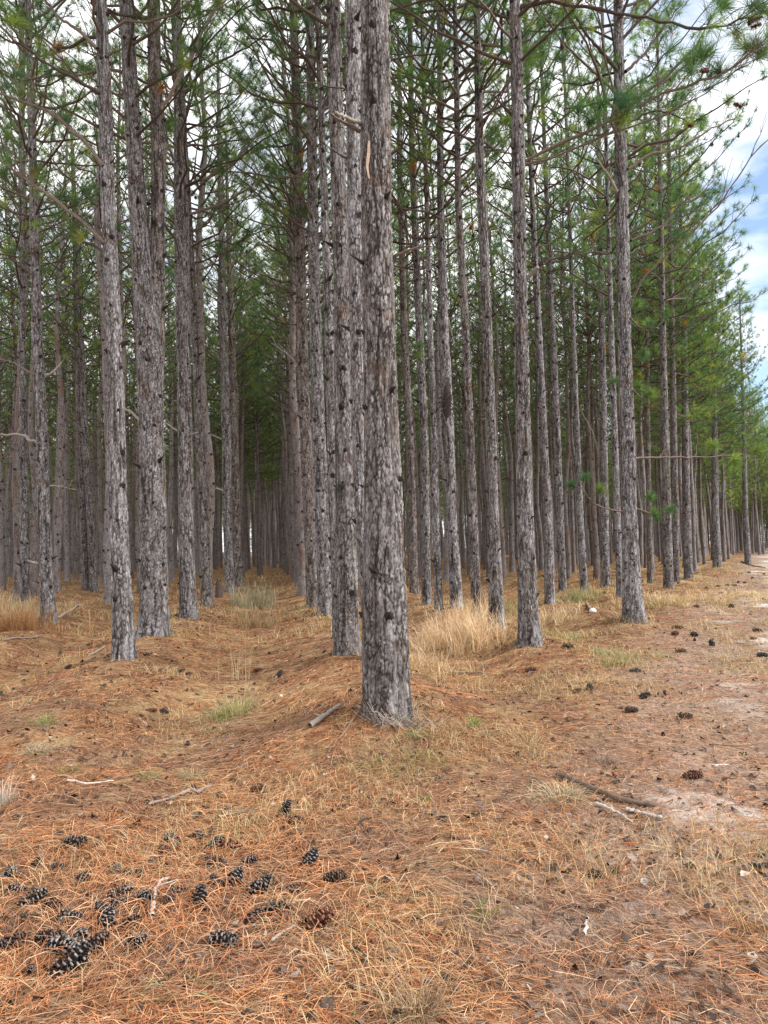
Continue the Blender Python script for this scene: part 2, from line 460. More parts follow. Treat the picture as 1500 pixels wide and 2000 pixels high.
def litter():
    rng = np.random.default_rng(21)
    B = Buf()
    n = 330000
    X, Y = sample_ground(n, 1.7, 42, rng, 1.15)
    e = edge_e(X, Y)
    keep = rng.random(n) < (1 - .48 * sstep(.5, 3.5, e + .9 * fbm(X, Y, 2, 60))) * (.42 + .58 * sstep(-.35, .15, fbm(X * 1.7, Y * 1.7, 3, 61)))
    X, Y, e = X[keep], Y[keep], e[keep]; n = len(X)
    th = (fbm(X * .7, Y * .7, 3, 70) * 5.0) + rng.normal(size=n) * .75
    L = .07 + .12 * rng.random(n)
    W = np.maximum(.0021, Y * .00040) * (.7 + .6 * rng.random(n))
    dx, dy = np.cos(th), np.sin(th)
    bend = rng.normal(size=n) * .02
    P = np.empty((n, 3, 3))
    lift = (rng.random(n) ** 2) * .030 + .003
    for k, s in enumerate((-1, 0, 1)):
        x = X + dx * L * s * .5 - dy * bend * (1 - s * s); y = Y + dy * L * s * .5 + dx * bend * (1 - s * s)
        P[:, k, 0] = x; P[:, k, 1] = y
        P[:, k, 2] = hgt(x, y) + lift * (.5 + .5 * (rng.random(n))) * (1.3 if s == 0 else .7)
    pal = np.array([(.52, .235, .105), (.44, .175, .08), (.60, .33, .18), (.28, .12, .06), (.64, .45, .28), (.50, .30, .17), (.13, .065, .045), (.66, .52, .38)])
    w1 = np.array([.21, .19, .15, .12, .10, .12, .07, .04]); w2 = np.array([.15, .14, .15, .12, .13, .12, .10, .09])
    mixw = sstep(-.5, 2.5, e + fbm(X * 1.2, Y * 1.2, 2, 8))[:, None] * .8
    cw = np.cumsum(w1 * (1 - mixw) + w2 * mixw, axis=1)
    idx = (rng.random((n, 1)) > cw).sum(1).clip(0, 7)
    duff_shade = .42 * sstep(.02, .38, fbm(X * 1.3 + 30, Y * 1.3, 4, 64))[:, None]  # decayed needles; the patches also put dark shadowed lumps into the colour
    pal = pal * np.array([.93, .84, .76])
    C = (pal[idx] * (1 - duff_shade) + duff_shade * np.array([.15, .115, .095]) * rng.choice([.4, 1, 2.6], n)[:, None]) * (.45 + .85 * rng.random((n, 1)))
    S = np.stack([-dy, dx, rng.normal(size=n) * .5], -1)
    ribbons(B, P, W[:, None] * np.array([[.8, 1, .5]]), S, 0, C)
    # strands that have fallen across the heap of cones and over the front of the mound
    rc = np.random.default_rng(77); n = 2600
    px = rc.normal(size=n) * 190 + 330; py = np.clip(rc.normal(size=n) * 80 + 1740, 1560, 1990)
    G = np.array([ground_at(a, b) for a, b in zip(px[:400], py[:400])]); G = G[rc.integers(0, 400, n)] + rc.normal(size=(n, 3)) * np.array([.10, .10, 0])
    th = rc.random(n) * 6.28; L = .12 + .09 * rc.random(n); zt = .015 + .04 * rc.random(n)
    P = np.empty((n, 4, 3))
    for k, q in enumerate((-.5, -.15, .2, .5)):
        P[:, k, 0] = G[:, 0] + np.cos(th) * L * q; P[:, k, 1] = G[:, 1] + np.sin(th) * L * q
        P[:, k, 2] = hgt(P[:, k, 0], P[:, k, 1]) + zt * (.25, 1, .9, .3)[k]
    C = pal[rc.choice(8, n, p=w1)] * (.8 + .4 * rc.random((n, 1)))
    ribbons(B, P, np.array([[.0018, .0022, .002, .001]]), np.stack([-np.sin(th), np.cos(th), rc.normal(size=n) * .4], -1), 0, C)
    o = B.obj('needle_litter', [M_LIT], smooth=False)
    tag(o, 'loose carpet of fallen orange brown pine needles', 'pine straw', kind='stuff')

    # short dry grass growing through the needles
    B = Buf(); n = 120000
    X, Y = sample_ground(n, 1.9, 48, rng, 1.0)
    e = edge_e(X, Y)
    pn = fbm(X * 1.1, Y * 1.1, 3, 90)
    dens = sstep(.02, .42, pn + .10 * sstep(-3, .5, e) - .25 * sstep(2.8, 4.5, e)) * (.65 + .35 * sstep(5, 9, Y))
    keep = rng.random(n) < dens
    X, Y, pn, e = X[keep], Y[keep], pn[keep], e[keep]; n = len(X)
    H = (.05 + .14 * rng.random(n) ** 1.5) * (.7 + .8 * sstep(6, 14, Y))
    th = rng.random(n) * 6.283; ln = .35 + .9 * rng.random(n)
    P = np.empty((n, 4, 3)); z0 = hgt(X, Y)
    for k, s in enumerate((0, .4, .75, 1)):
        P[:, k, 0] = X + np.cos(th) * H * ln * s ** 1.6; P[:, k, 1] = Y + np.sin(th) * H * ln * s ** 1.6
        P[:, k, 2] = z0 - .005 + H * s * (1 - .35 * s * ln)
    W = np.maximum(.0022, Y * .00042)[:, None] * np.array([[1, .9, .7, .15]])
    pal = np.array([(.56, .42, .22), (.64, .50, .30), (.45, .30, .15), (.50, .40, .26), (.30, .30, .12), (.17, .23, .08)])
    gr = sstep(.2, .5, fbm(X * .9 + 5, Y * .9, 3, 99))[:, None]
    cw = np.cumsum(np.array([.32, .24, .22, .17, .04, .01]) * (1 - gr) + np.array([.2, .12, .12, .1, .26, .2]) * gr, axis=1)
    C = pal[(rng.random((n, 1)) > cw).sum(1).clip(0, 5)] * (.75 + .5 * rng.random((n, 1)))
    ribbons(B, P, W, np.stack([-np.sin(th), np.cos(th), np.zeros(n)], -1), 0, C)
    o = B.obj('dry_grass', [M_GRASS], smooth=False)
    tag(o, 'short dry tan grass growing through the fallen needles', 'grass', kind='stuff')

    # flakes of bark, dead leaves and broken scales
    B = Buf(); n = 10000
    X, Y = sample_ground(n, 1.9, 26, rng, 1.0)
    for mx, my, _ in MOUNDS + [(.05, 6.5, 0)]:  # dark flakes massed round each trunk foot, imitating contact shade
        q = rng.integers(0, n, 130); aa = rng.random(130) * 6.28; ra = .18 + np.abs(rng.normal(size=130)) * .22
        X[q] = mx + ra * np.cos(aa); Y[q] = my + ra * np.sin(aa)
    th = rng.random(n) * 6.283; s = (.008 + .022 * rng.random(n) ** 2) * (1 + Y * .03)
    q = np.array([[-1, -.5], [.2, -.7], [1, 0], [.3, .6], [-.8, .5]])
    cx, sx = np.cos(th), np.sin(th)
    V = np.empty((n, 5, 3))
    for k in range(5):
        a = q[k, 0] * s; b = q[k, 1] * s * .7
        V[:, k, 0] = X + cx * a - sx * b; V[:, k, 1] = Y + sx * a + cx * b
        V[:, k, 2] = hgt(V[:, k, 0], V[:, k, 1]) + .012 + s * .4 * rng.normal(size=n)
    pal = np.array([(.05, .035, .028), (.14, .10, .08), (.30, .26, .23), (.50, .44, .37), (.10, .05, .03)])
    C = pal[rng.choice(5, n, p=[.48, .31, .06, .01, .14])]
    B.add(V, np.arange(n * 5).reshape(-1, 5), 0, np.repeat(C, 5, axis=0))
    o = B.obj('bark_litter', [M_STICK], smooth=False)
    tag(o, 'scattered flakes of bark, dead leaves and cone scales, denser as contact shade at trunk feet', 'litter', kind='stuff')
litter()

# ------------------------------------------------------------------ pine trees
GREEN = np.array([(.092, .158, .070), (.132, .208, .076), (.075, .140, .082), (.190, .260, .080), (.27, .31, .09)])
def needle_cols(n, rng, dead=.012):
    c = GREEN[rng.choice(5, n, p=[.3, .28, .22, .14, .06])] * (.8 + .4 * rng.random((n, 1)))
    d = rng.random(n) < dead
    c[d] = np.array([.33, .15, .05])
    return c
WOOD = np.array([(.10, .075, .062), (.14, .11, .095), (.075, .055, .047)])

def crown_mesh(name, seed, zdead, zlive, ztop, maxlen, asym=0.0, lod=0, dens=1.0):
    rng = np.random.default_rng(seed)
    B = Buf()
    br_P, br_R, tw_P, tw_R, tc_, td_, cones = [], [], [], [], [], [], []
    z = zdead
    az = rng.random() * 6.28
    wtw = 3 if lod else 5
    while z < ztop - .3:
        live = z > zlive
        nb = rng.integers(2, 4) if live else rng.integers(0, 3)
        for b in range(nb):
            az += 2.4 + rng.normal() * .5
            f = (z - zlive) / (ztop - zlive)
            if live:
                L = maxlen * (1 - f) ** .75 * (.65 + .5 * rng.random()) * (0.75 + .35 * min(1, f * 4)) + .35
                el = (.25 + .75 * f if not asym else .02 + .80 * f) + rng.normal() * .2
            else:
                L = (.3 + 1.5 * rng.random() ** 1.6) * (.5 + .5 * (z - zdead) / max(.1, zlive - zdead)); el = .35 + rng.normal() * .25
            L *= 1 + asym * math.cos(az)
            k = 7; s = np.linspace(0, 1, k)
            curve = .35 * rng.random() + .1
            side = rng.normal() * .15
            d0 = np.array([math.cos(az), math.sin(az), 0]); d1 = np.array([-math.sin(az), math.cos(az), 0])
            P = np.array([0, 0, z]) + np.outer(s * L * math.cos(el), d0) + np.outer(s ** 2 * L * side, d1)
            P[:, 2] += s * L * math.sin(el) + (s ** 2) * L * curve * (1 if live else rng.random() - .4)
            P[1:] += rng.normal(size=(k - 1, 3)) * L * .02
            r0 = .008 + .0085 * L if live else .006 + .007 * L
            R = r0 * (1 - .75 * s)
            br_P.append(P); br_R.append(R)
            if live:
                nt_ = int((1.4 + 1.75 * L) * dens + .5)
                for q in range(nt_):
                    t = .30 + .70 * (q + rng.random()) / nt_
                    x = t * (k - 1); i = min(int(x), k - 2); p = P[i] + (P[i + 1] - P[i]) * (x - i)
                    tl = (.22 + .55 * rng.random()) * (1.15 - .5 * t) * min(1, L)
                    sg = 1 if q % 2 else -1
                    dd = nrm(d0 * (.6 + .3 * rng.random()) + d1 * sg * (.8 + .9 * rng.random()) + np.array([0, 0, .25 + .6 * rng.random()]))
                    ss = np.linspace(0, 1, 4)[:, None]
                    T = p + dd * tl * ss; T[:, 2] += (ss[:, 0] ** 2) * tl * .35
                    T[1:3] += rng.normal(size=(2, 3)) * .02
                    tw_P.append(T); tw_R.append(np.array([.006, .005, .0045, .004]) * (1.6 if lod else 1))
                    tc_.append(T[3]); td_.append(nrm(T[3] - T[2]) + np.array([0, 0, .3]))
                    if rng.random() < .15:
                        tc_.append(T[2] + rng.normal(size=3) * .06); td_.append(nrm(T[3] - T[2] + rng.normal(size=3) * .3))
                    if rng.random() < .10: cones.append(T[2] + np.array([0, 0, -.03]))
                tc_.append(P[-1]); td_.append(nrm(P[-1] - P[-2]) + np.array([0, 0, .3]))
            else:
                for q in range(int(L * 3)):
                    t = .3 + .6 * rng.random(); x = t * (k - 1); i = min(int(x), k - 2); p = P[i]
                    dd = nrm(d0 + rng.normal(size=3) * .8); ss = np.linspace(0, 1, 4)[:, None]
                    tw_P.append(p + dd * .3 * ss * (.5 + rng.random())); tw_R.append(np.array([.004, .0035, .003, .002]) * (1.6 if lod else 1))
        z += .30 + .30 * rng.random() if live else .35 + .35 * rng.random()
    n = len(tc_)
    m, w = {0: (66, .0060), 1: (36, .0092), 2: (14, .019)}[lod]
    if asym: w *= 1.15
    tufts(B, np.array(tc_), np.array(td_), m, .24 if lod < 2 else .27, w, needle_cols(n, rng, .012 if lod else .003), rng, 1.7, 0)
    tubes(B, np.array(br_P), np.array(br_R) * (1 if lod < 2 else 1.2), 5 if lod < 2 else 3, 1, WOOD[rng.choice(3, len(br_P))])
    if lod < 2:
        tubes(B, np.array(tw_P), np.array(tw_R), 3, 1, WOOD[rng.choice(3, len(tw_P))])
        if cones:
            c = np.array(cones)[:, None, :] + np.array([0, 0, -1.0])[None, None, :] * (np.array([-.05, -.02, .03, .06])[None, :, None])
            tubes(B, c, np.broadcast_to(np.array([.012, .034, .036, .008]), (len(cones), 4)), 6, 2, np.array([[.055, .032, .026]]).repeat(len(cones), 0))
    return B.mesh(name, CROWN_MATS, smooth=False)

CROWN_IN = [crown_mesh('crown', 100 + i, 3.6 + .5 * (i % 3), 8.2 + .5 * (i % 3), 19.5, 2.5, lod=1 if i > 1 else 0, dens=.80) for i in range(6)]
CROWN_EDGE = [crown_mesh('crown', 200 + i, 3.2, 6.4 + .8 * i, 19.5, 3.1, asym=.30, lod=1, dens=2.0) for i in range(3)]
CROWN_NEAR = [crown_mesh('crown', 300 + i, 6.5, 8.2, 20.0, 2.8, lod=0) for i in range(3)]
CROWN_FAR = [crown_mesh('far_crown', 400 + i, 7, 7.5, 19.5, 2.5, lod=2, dens=.6) for i in range(3)]
CROWN_FAR_EDGE = [crown_mesh('far_crown', 420 + i, 3.5, 5.0, 19.5, 3.4, lod=2, dens=1.5) for i in range(2)]

def knots(B, P, R, rng, z0, z1, step, mat=0, near=False):
    """scars and short stubs of shed branches, in whorls up the trunk"""
    z = z0; S, SR = [], []
    zz = P[:, 2]
    while z < z1:
        nk = rng.integers(1, 5); a0 = rng.random() * 6.28
        for q in range(nk):
            a = a0 + q * 6.28 / nk + rng.normal() * .3
            zq = z + rng.normal() * .05
            c = np.array([np.interp(zq, zz, P[:, i]) for i in range(3)]); r = np.interp(zq, zz, R)
            d = np.array([math.cos(a), math.sin(a), .45])
            L = rng.choice([.03, .05, .12], p=[.62, .28, .10]); kr = .008 + .013 * rng.random()
            S.append(np.stack([c + d * (r - .02), c + d * (r + .004), c + d * (r + L * .6), c + d * (r + L)])); SR.append(np.array([2.4, 1.7, .8, .35]) * kr * (.8 + .4 * rng.random(4)))
        z += step * (.7 + .6 * rng.random())
    if S:
        col = (0.8, .5, 1.0) if near else (.20, .17, .16)
        tubes(B, np.array(S), np.array(SR), 6, mat, np.array([col]).repeat(len(S), 0), cap=True)

def trunk_generic(seed, H=19.6, r0=.132, sides=9, rings=46, kn=True):
    rng = np.random.default_rng(seed)
    z = np.linspace(0, 1, rings) ** 1.1 * H; z = np.concatenate([[-.25], z])
    P = np.zeros((len(z), 3)); P[:, 2] = z
    ph = rng.random(2) * 6.28
    for i in (0, 1):
        P[:, i] = .09 * np.sin(z * .55 + ph[i]) * sstep(0, 4, z) + .03 * np.sin(z * 1.3 + ph[1 - i]) * sstep(0, 4, z)
    R = r0 * (1 - .80 * np.clip(z / H, 0, 1) ** 1.15) * (1 + .35 * np.exp(-np.maximum(z, 0) / .25)) * (1 + .04 * rng.normal(size=len(z)))
    B = Buf()
    tubes(B, P[None], R[None], sides, 0, np.array([[1., 1, 1]]))
    if kn: knots(B, P, R, rng, 1.0, 12, .45)
    return B.mesh('trunk', [M_BF])
TRUNKS = [trunk_generic(500 + i) for i in range(7)]

def trunk_near(name, pts, seed, sides=64, dz=.012, zfine=9.0, flare=0.0, cw=.048, ch=.17, parent=None, kz=(.8, 12, .55), depth=.011):
    """pts: rows of (x, y, z, r) up the trunk; bark plates are modelled"""
    rng = np.random.default_rng(seed)
    pts = np.array(pts, float); pts = pts[np.argsort(pts[:, 2])]
    z0, z1 = pts[0, 2], pts[-1, 2]
    zz = np.concatenate([np.arange(z0, min(zfine, z1), dz), np.arange(min(zfine, z1), z1, .12), [z1]])
    P = np.stack([np.interp(zz, pts[:, 2], pts[:, 0]), np.interp(zz, pts[:, 2], pts[:, 1]), zz], -1)
    ker = int(.5 / dz) | 1                    # soften the corners of the interpolated line
    for i in (0, 1):
        pad = np.pad(P[:, i], ker // 2, mode='edge'); sm = np.convolve(pad, np.ones(ker) / ker, 'valid')
        w = sstep(z0, z0 + .4, zz) * sstep(min(zfine, z1) + .2, min(zfine, z1) - .4, zz)
        P[:, i] = P[:, i] * (1 - w) + sm * w
    R = np.interp(zz, pts[:, 2], pts[:, 3])
    th = np.linspace(0, 2 * np.pi, sides, endpoint=False)
    T, Z = np.meshgrid(th, zz)
    Rm = np.interp(z0 + .6, pts[:, 2], pts[:, 3])
    ncol = max(6, int(round(2 * np.pi * Rm / cw)))
    u = T / (2 * np.pi) * ncol + .55 * vnoise(Z * 3.0, T * 1.2, seed) + .5 * vnoise(Z * 9, np.cos(T) * 4, seed + 1) + .35 * vnoise(Z * 25, np.cos(T) * 9, seed + 5)
    v = Z / ch + 1.1 * vnoise(T * 2, Z * 1.0, seed + 2)
    iu, iv = np.floor(u), np.floor(v)
    F1 = np.full(u.shape, 9.); F2 = np.full(u.shape, 9.); cell = np.zeros(u.shape)
    for a in (-1, 0, 1):
        for b in (-1, 0, 1):
            cu = iu + a; cv = iv + b
            hu = _hash(np.mod(cu, ncol), cv, seed); hv = _hash(np.mod(cu, ncol), cv, seed + 50)
            d = np.hypot(u - (cu + .15 + .7 * hu), (v - (cv + .1 + .8 * hv)) * .8)
            hc = _hash(np.mod(cu, ncol), cv, seed + 99)
            c1 = d < F1
            F2 = np.where(c1, F1, np.minimum(F2, d)); cell = np.where(c1, hc, cell); F1 = np.where(c1, d, F1)
    ed = F2 - F1
    U = T / (2 * np.pi) * ncol                # columns of plates round the trunk
    cx, cy = np.cos(T), np.sin(T)
    gate = sstep(-.22, .12, fbm(cx * 5 + 9, Z * 5 + cy * 5, 3, seed + 11))
    crev = 1 - (1 - sstep(.01, .15, ed + .20 * vnoise(U * 4.1, Z * 60, seed + 3))) * (.20 + .50 * gate)
    wob = .9 * fbm(cx * 2 + 3, Z * 1.6 + cy * 2, 3, seed + 12)
    fur = np.abs(vnoise(U * .62 + wob, Z * 1.7, seed + 13)) + .09 * vnoise(U * 4, Z * 45, seed + 14)
    fur2 = np.abs(vnoise(U * 1.3 + wob * 2, Z * 4.2, seed + 23)) + .10 * vnoise(U * 6, Z * 60, seed + 24)
    fur = np.minimum(sstep(.0, .085, fur), .25 + .75 * sstep(.0, .07, fur2))
    fleck = fbm(U * 2.6, Z * 34, 3, seed + 15)
    crev = np.minimum(crev, .06 + .94 * fur) * (1 - .5 * sstep(.10, .40, fleck))
    lay = np.floor((fbm(cx * 6, Z * 9 + cy * 6, 3, seed + 16) + .7) * 5) / 5
    rr = R[:, None] + depth * (crev - .7) + depth * .5 * (cell - .5) * crev + depth * .5 * (lay - .5) + .0045 * fleck
    cell = np.clip(cell * .55 + .45 * (lay) + .35 * fleck, 0, 1)
    rr = rr + R[:, None] * .05 * vnoise(T * 1.0 + 0 * Z, Z * 1.3, seed + 8)
    fl = np.exp(-np.maximum(Z - (z0 + .16), 0) / .17)
    rr = rr * (1 + flare * fl * (.55 + .45 * np.cos(T * 5 + seed + 1.3 * np.sin(T * 2))))
    V = np.stack([P[:, 0:1] + rr * np.cos(T), P[:, 1:2] + rr * np.sin(T), Z], -1)
    n = sides; k = len(zz)
    i = (np.arange(k - 1) * n)[:, None]; j = np.arange(n)[None, :]; j2 = (j + 1) % n
    F = np.stack([i + j, i + j2, i + n + j2, i + n + j], -1).reshape(-1, 4)
    shade = np.zeros(u.shape)
    B = Buf()
    B.add(V, F, 0, np.stack([crev, cell, shade], -1).reshape(-1, 3))
    knots(B, P, R, rng, z0 + kz[0], kz[1], kz[2], 0, near=True)
    return B.obj(name, [M_BN], parent)

def branch_obj(root, loc, P, r0, r1, rng, col=None, tuft=0, twigs=0, name='branch', tuftL=.26, sprays=None, cones=(), side=.6):
    """one limb from world-space points, with twigs, needle bursts and cones of its own"""
    P = np.array(P, float)
    k = 22
    s = np.linspace(0, len(P) - 1, k)
    Q = np.stack([np.interp(s, np.arange(len(P)), P[:, i]) for i in range(3)], -1)
    for _ in range(2): Q[1:-1] = (Q[:-2] + 2 * Q[1:-1] + Q[2:]) / 4
    ln = np.linalg.norm(Q[-1] - Q[0])
    Q[1:] += rng.normal(size=(k - 1, 3)) * min(.010, ln * .007)
    Q -= np.array(loc)
    B = Buf()
    c = np.array([col if col is not None else (.12, .092, .078)])
    tubes(B, Q[None], (r0 + (r1 - r0) * np.linspace(0, 1, k))[None] * (1 + .12 * rng.normal(size=(1, k))), 7, 1, c, cap=True)
    d = nrm(Q[-1] - Q[0]); up = np.array([0, 0, 1.]); sd = nrm(np.cross(d, up))
    tP, tR, C, D = [], [], [], []
    for q in range(twigs):
        i = rng.integers(int(k * .25), k - 1); L = (.25 + .5 * rng.random()) * min(1, ln / 2 + .3)
        dd = nrm(d * .8 + sd * rng.normal() * side + up * (.5 * rng.random() + .05)); ss = np.linspace(0, 1, 5)[:, None]
        T = Q[i] + dd * L * ss + up * (ss ** 2) * L * .45 * rng.random(); T[1:] += rng.normal(size=(4, 3)) * .018
        tP.append(T); tR.append(np.array([.007, .006, .005, .0045, .004]))
        if q < tuft: C.append(T[-1]); D.append(T[-1] - T[-2] + up * .03)
        if rng.random() < .6:
            d2 = nrm(dd + rng.normal(size=3) * .5 + up * .2); T2 = T[2] + d2 * L * .5 * ss; tP.append(T2); tR.append(np.array([.005, .0045, .004, .004, .0035]))
            if q < tuft: C.append(T2[-1]); D.append(d2 + up * .3)
    if tP: tubes(B, np.array(tP), np.array(tR), 4, 1, c.repeat(len(tP), 0))
    if tuft: C.append(Q[-1]); D.append(d + up * .2)
    if sprays:
        for sp in sprays:
            sp = np.array(sp) - np.array(loc); i = int(np.argmin(np.linalg.norm(Q - sp, axis=1)))
            T = Q[i] + (sp - Q[i]) * np.linspace(0, 1, 5)[:, None]; T[1:-1] += rng.normal(size=(3, 3)) * .015
            tubes(B, T[None], np.array([[.007, .006, .005, .005, .004]]), 4, 1, c)
            for _ in range(3): C.append(sp + rng.normal(size=3) * .03); D.append(sp - Q[i] + up * .15)
    o = B.obj(name, CROWN_MATS, root)
    if C:
        Bn = Buf(); tufts(Bn, np.array(C), np.array(D), 85, tuftL, .0044, needle_cols(len(C), rng, .0), rng, 1.15, 0, 2)
        Bn.obj('needles', CROWN_MATS, o, smooth=False)
    for cp in cones:
        cp = np.array(cp) - np.array(loc)
        me = random.choice(CONE_RED)
        co = bpy.data.objects.new('pine_cone', me); COL.objects.link(co); co.parent = o
        co.location = cp; co.rotation_euler = (random.uniform(1.6, 2.6), random.uniform(-.5, .5), random.uniform(0, 6))
    return o

# cones -------------------------------------------------------------
def cone_mesh(seed, openness, base, tipc, L=.12, R=.036):
    """a pine cone along +X lying at the origin: spiral of thick scales round a core"""
    rng = np.random.default_rng(seed); B = Buf()
    z = np.linspace(-.5, .5, 6); core = np.stack([z * L * .9, 0 * z, 0 * z], -1)
    tubes(B, core[None], np.array([[.008, .014, .016, .014, .009, .004]]), 7, 0, np.array([base]) * .5)
    n = 96
    for i in range(n):
        f = (i + .5) / n; a = i * 2.39996
        prof = math.sin(math.pi * (0.10 + .86 * f) ** .8) ** .65
        r = R * prof * (1 + .13 * rng.normal()); a += rng.normal() * .12
        x = (-.5 + f) * L
        tilt = (openness * (1 - .7 * f)) + .15 + rng.normal() * .16
        if rng.random() < .07: continue
        rad = np.array([0, math.cos(a), math.sin(a)]); tan = np.array([0, -math.sin(a), math.cos(a)]); ax = np.array([1., 0, 0])
        out = nrm(rad * math.sin(tilt + .55) + ax * math.cos(tilt + .55)); nrmv = np.cross(out, tan)
        w = .0085 * (.5 + prof * .65); p0 = ax * (x - .012) + rad * .006; p1 = ax * x + rad * r
        p1 = p0 + out * np.linalg.norm(p1 - p0); pm = p0 + (p1 - p0) * .72
        th = .0035
        V = np.array([p0 - tan * w * .4, p0 + tan * w * .4, pm + tan * w * .95, pm - tan * w * .95,
                      p1 + tan * w * .8 + nrmv * th, p1 - tan * w * .8 + nrmv * th, p1 + tan * w * .55 - nrmv * th, p1 - tan * w * .55 - nrmv * th,
                      p1 + out * .004])
        Fq = np.array([[0, 1, 2, 3], [3, 2, 4, 5], [0, 3, 2, 1], [2, 3, 7, 6], [5, 4, 8, 8], [7, 8, 6, 6]])
        Fq4 = Fq[:4]; Ft = np.array([[5, 4, 8], [4, 6, 8], [6, 7, 8], [7, 5, 8]])
        cb = np.array(base) * (.6 + .6 * rng.random()); ct = np.array(tipc) * (.25 + .85 * rng.random())
        Cc = np.array([cb * .6, cb * .6, cb, cb, ct, ct, ct * .7, ct * .7, ct])
        B.add(V, Fq4[[0, 1, 3]], 0, Cc); B.F.append(Ft + B.n - 9); B.M.append(np.zeros(4, np.int32))
    return B.mesh('pine_cone', [M_CONE], smooth=False)
CONE_RED = [cone_mesh(1, .9, (.17, .050, .028), (.33, .15, .09)), cone_mesh(2, .65, (.15, .055, .032), (.30, .15, .10), .125, .032)]
CONE_GREY = [cone_mesh(3, .95, (.045, .034, .030), (.29, .265, .25)), cone_mesh(4, .7, (.055, .04, .034), (.24, .205, .19), .115, .033)]
CONE_DARK = [cone_mesh(5, .8, (.03, .023, .022), (.16, .14, .13)), cone_mesh(6, .6, (.07, .035, .025), (.20, .13, .10), .11, .03)]

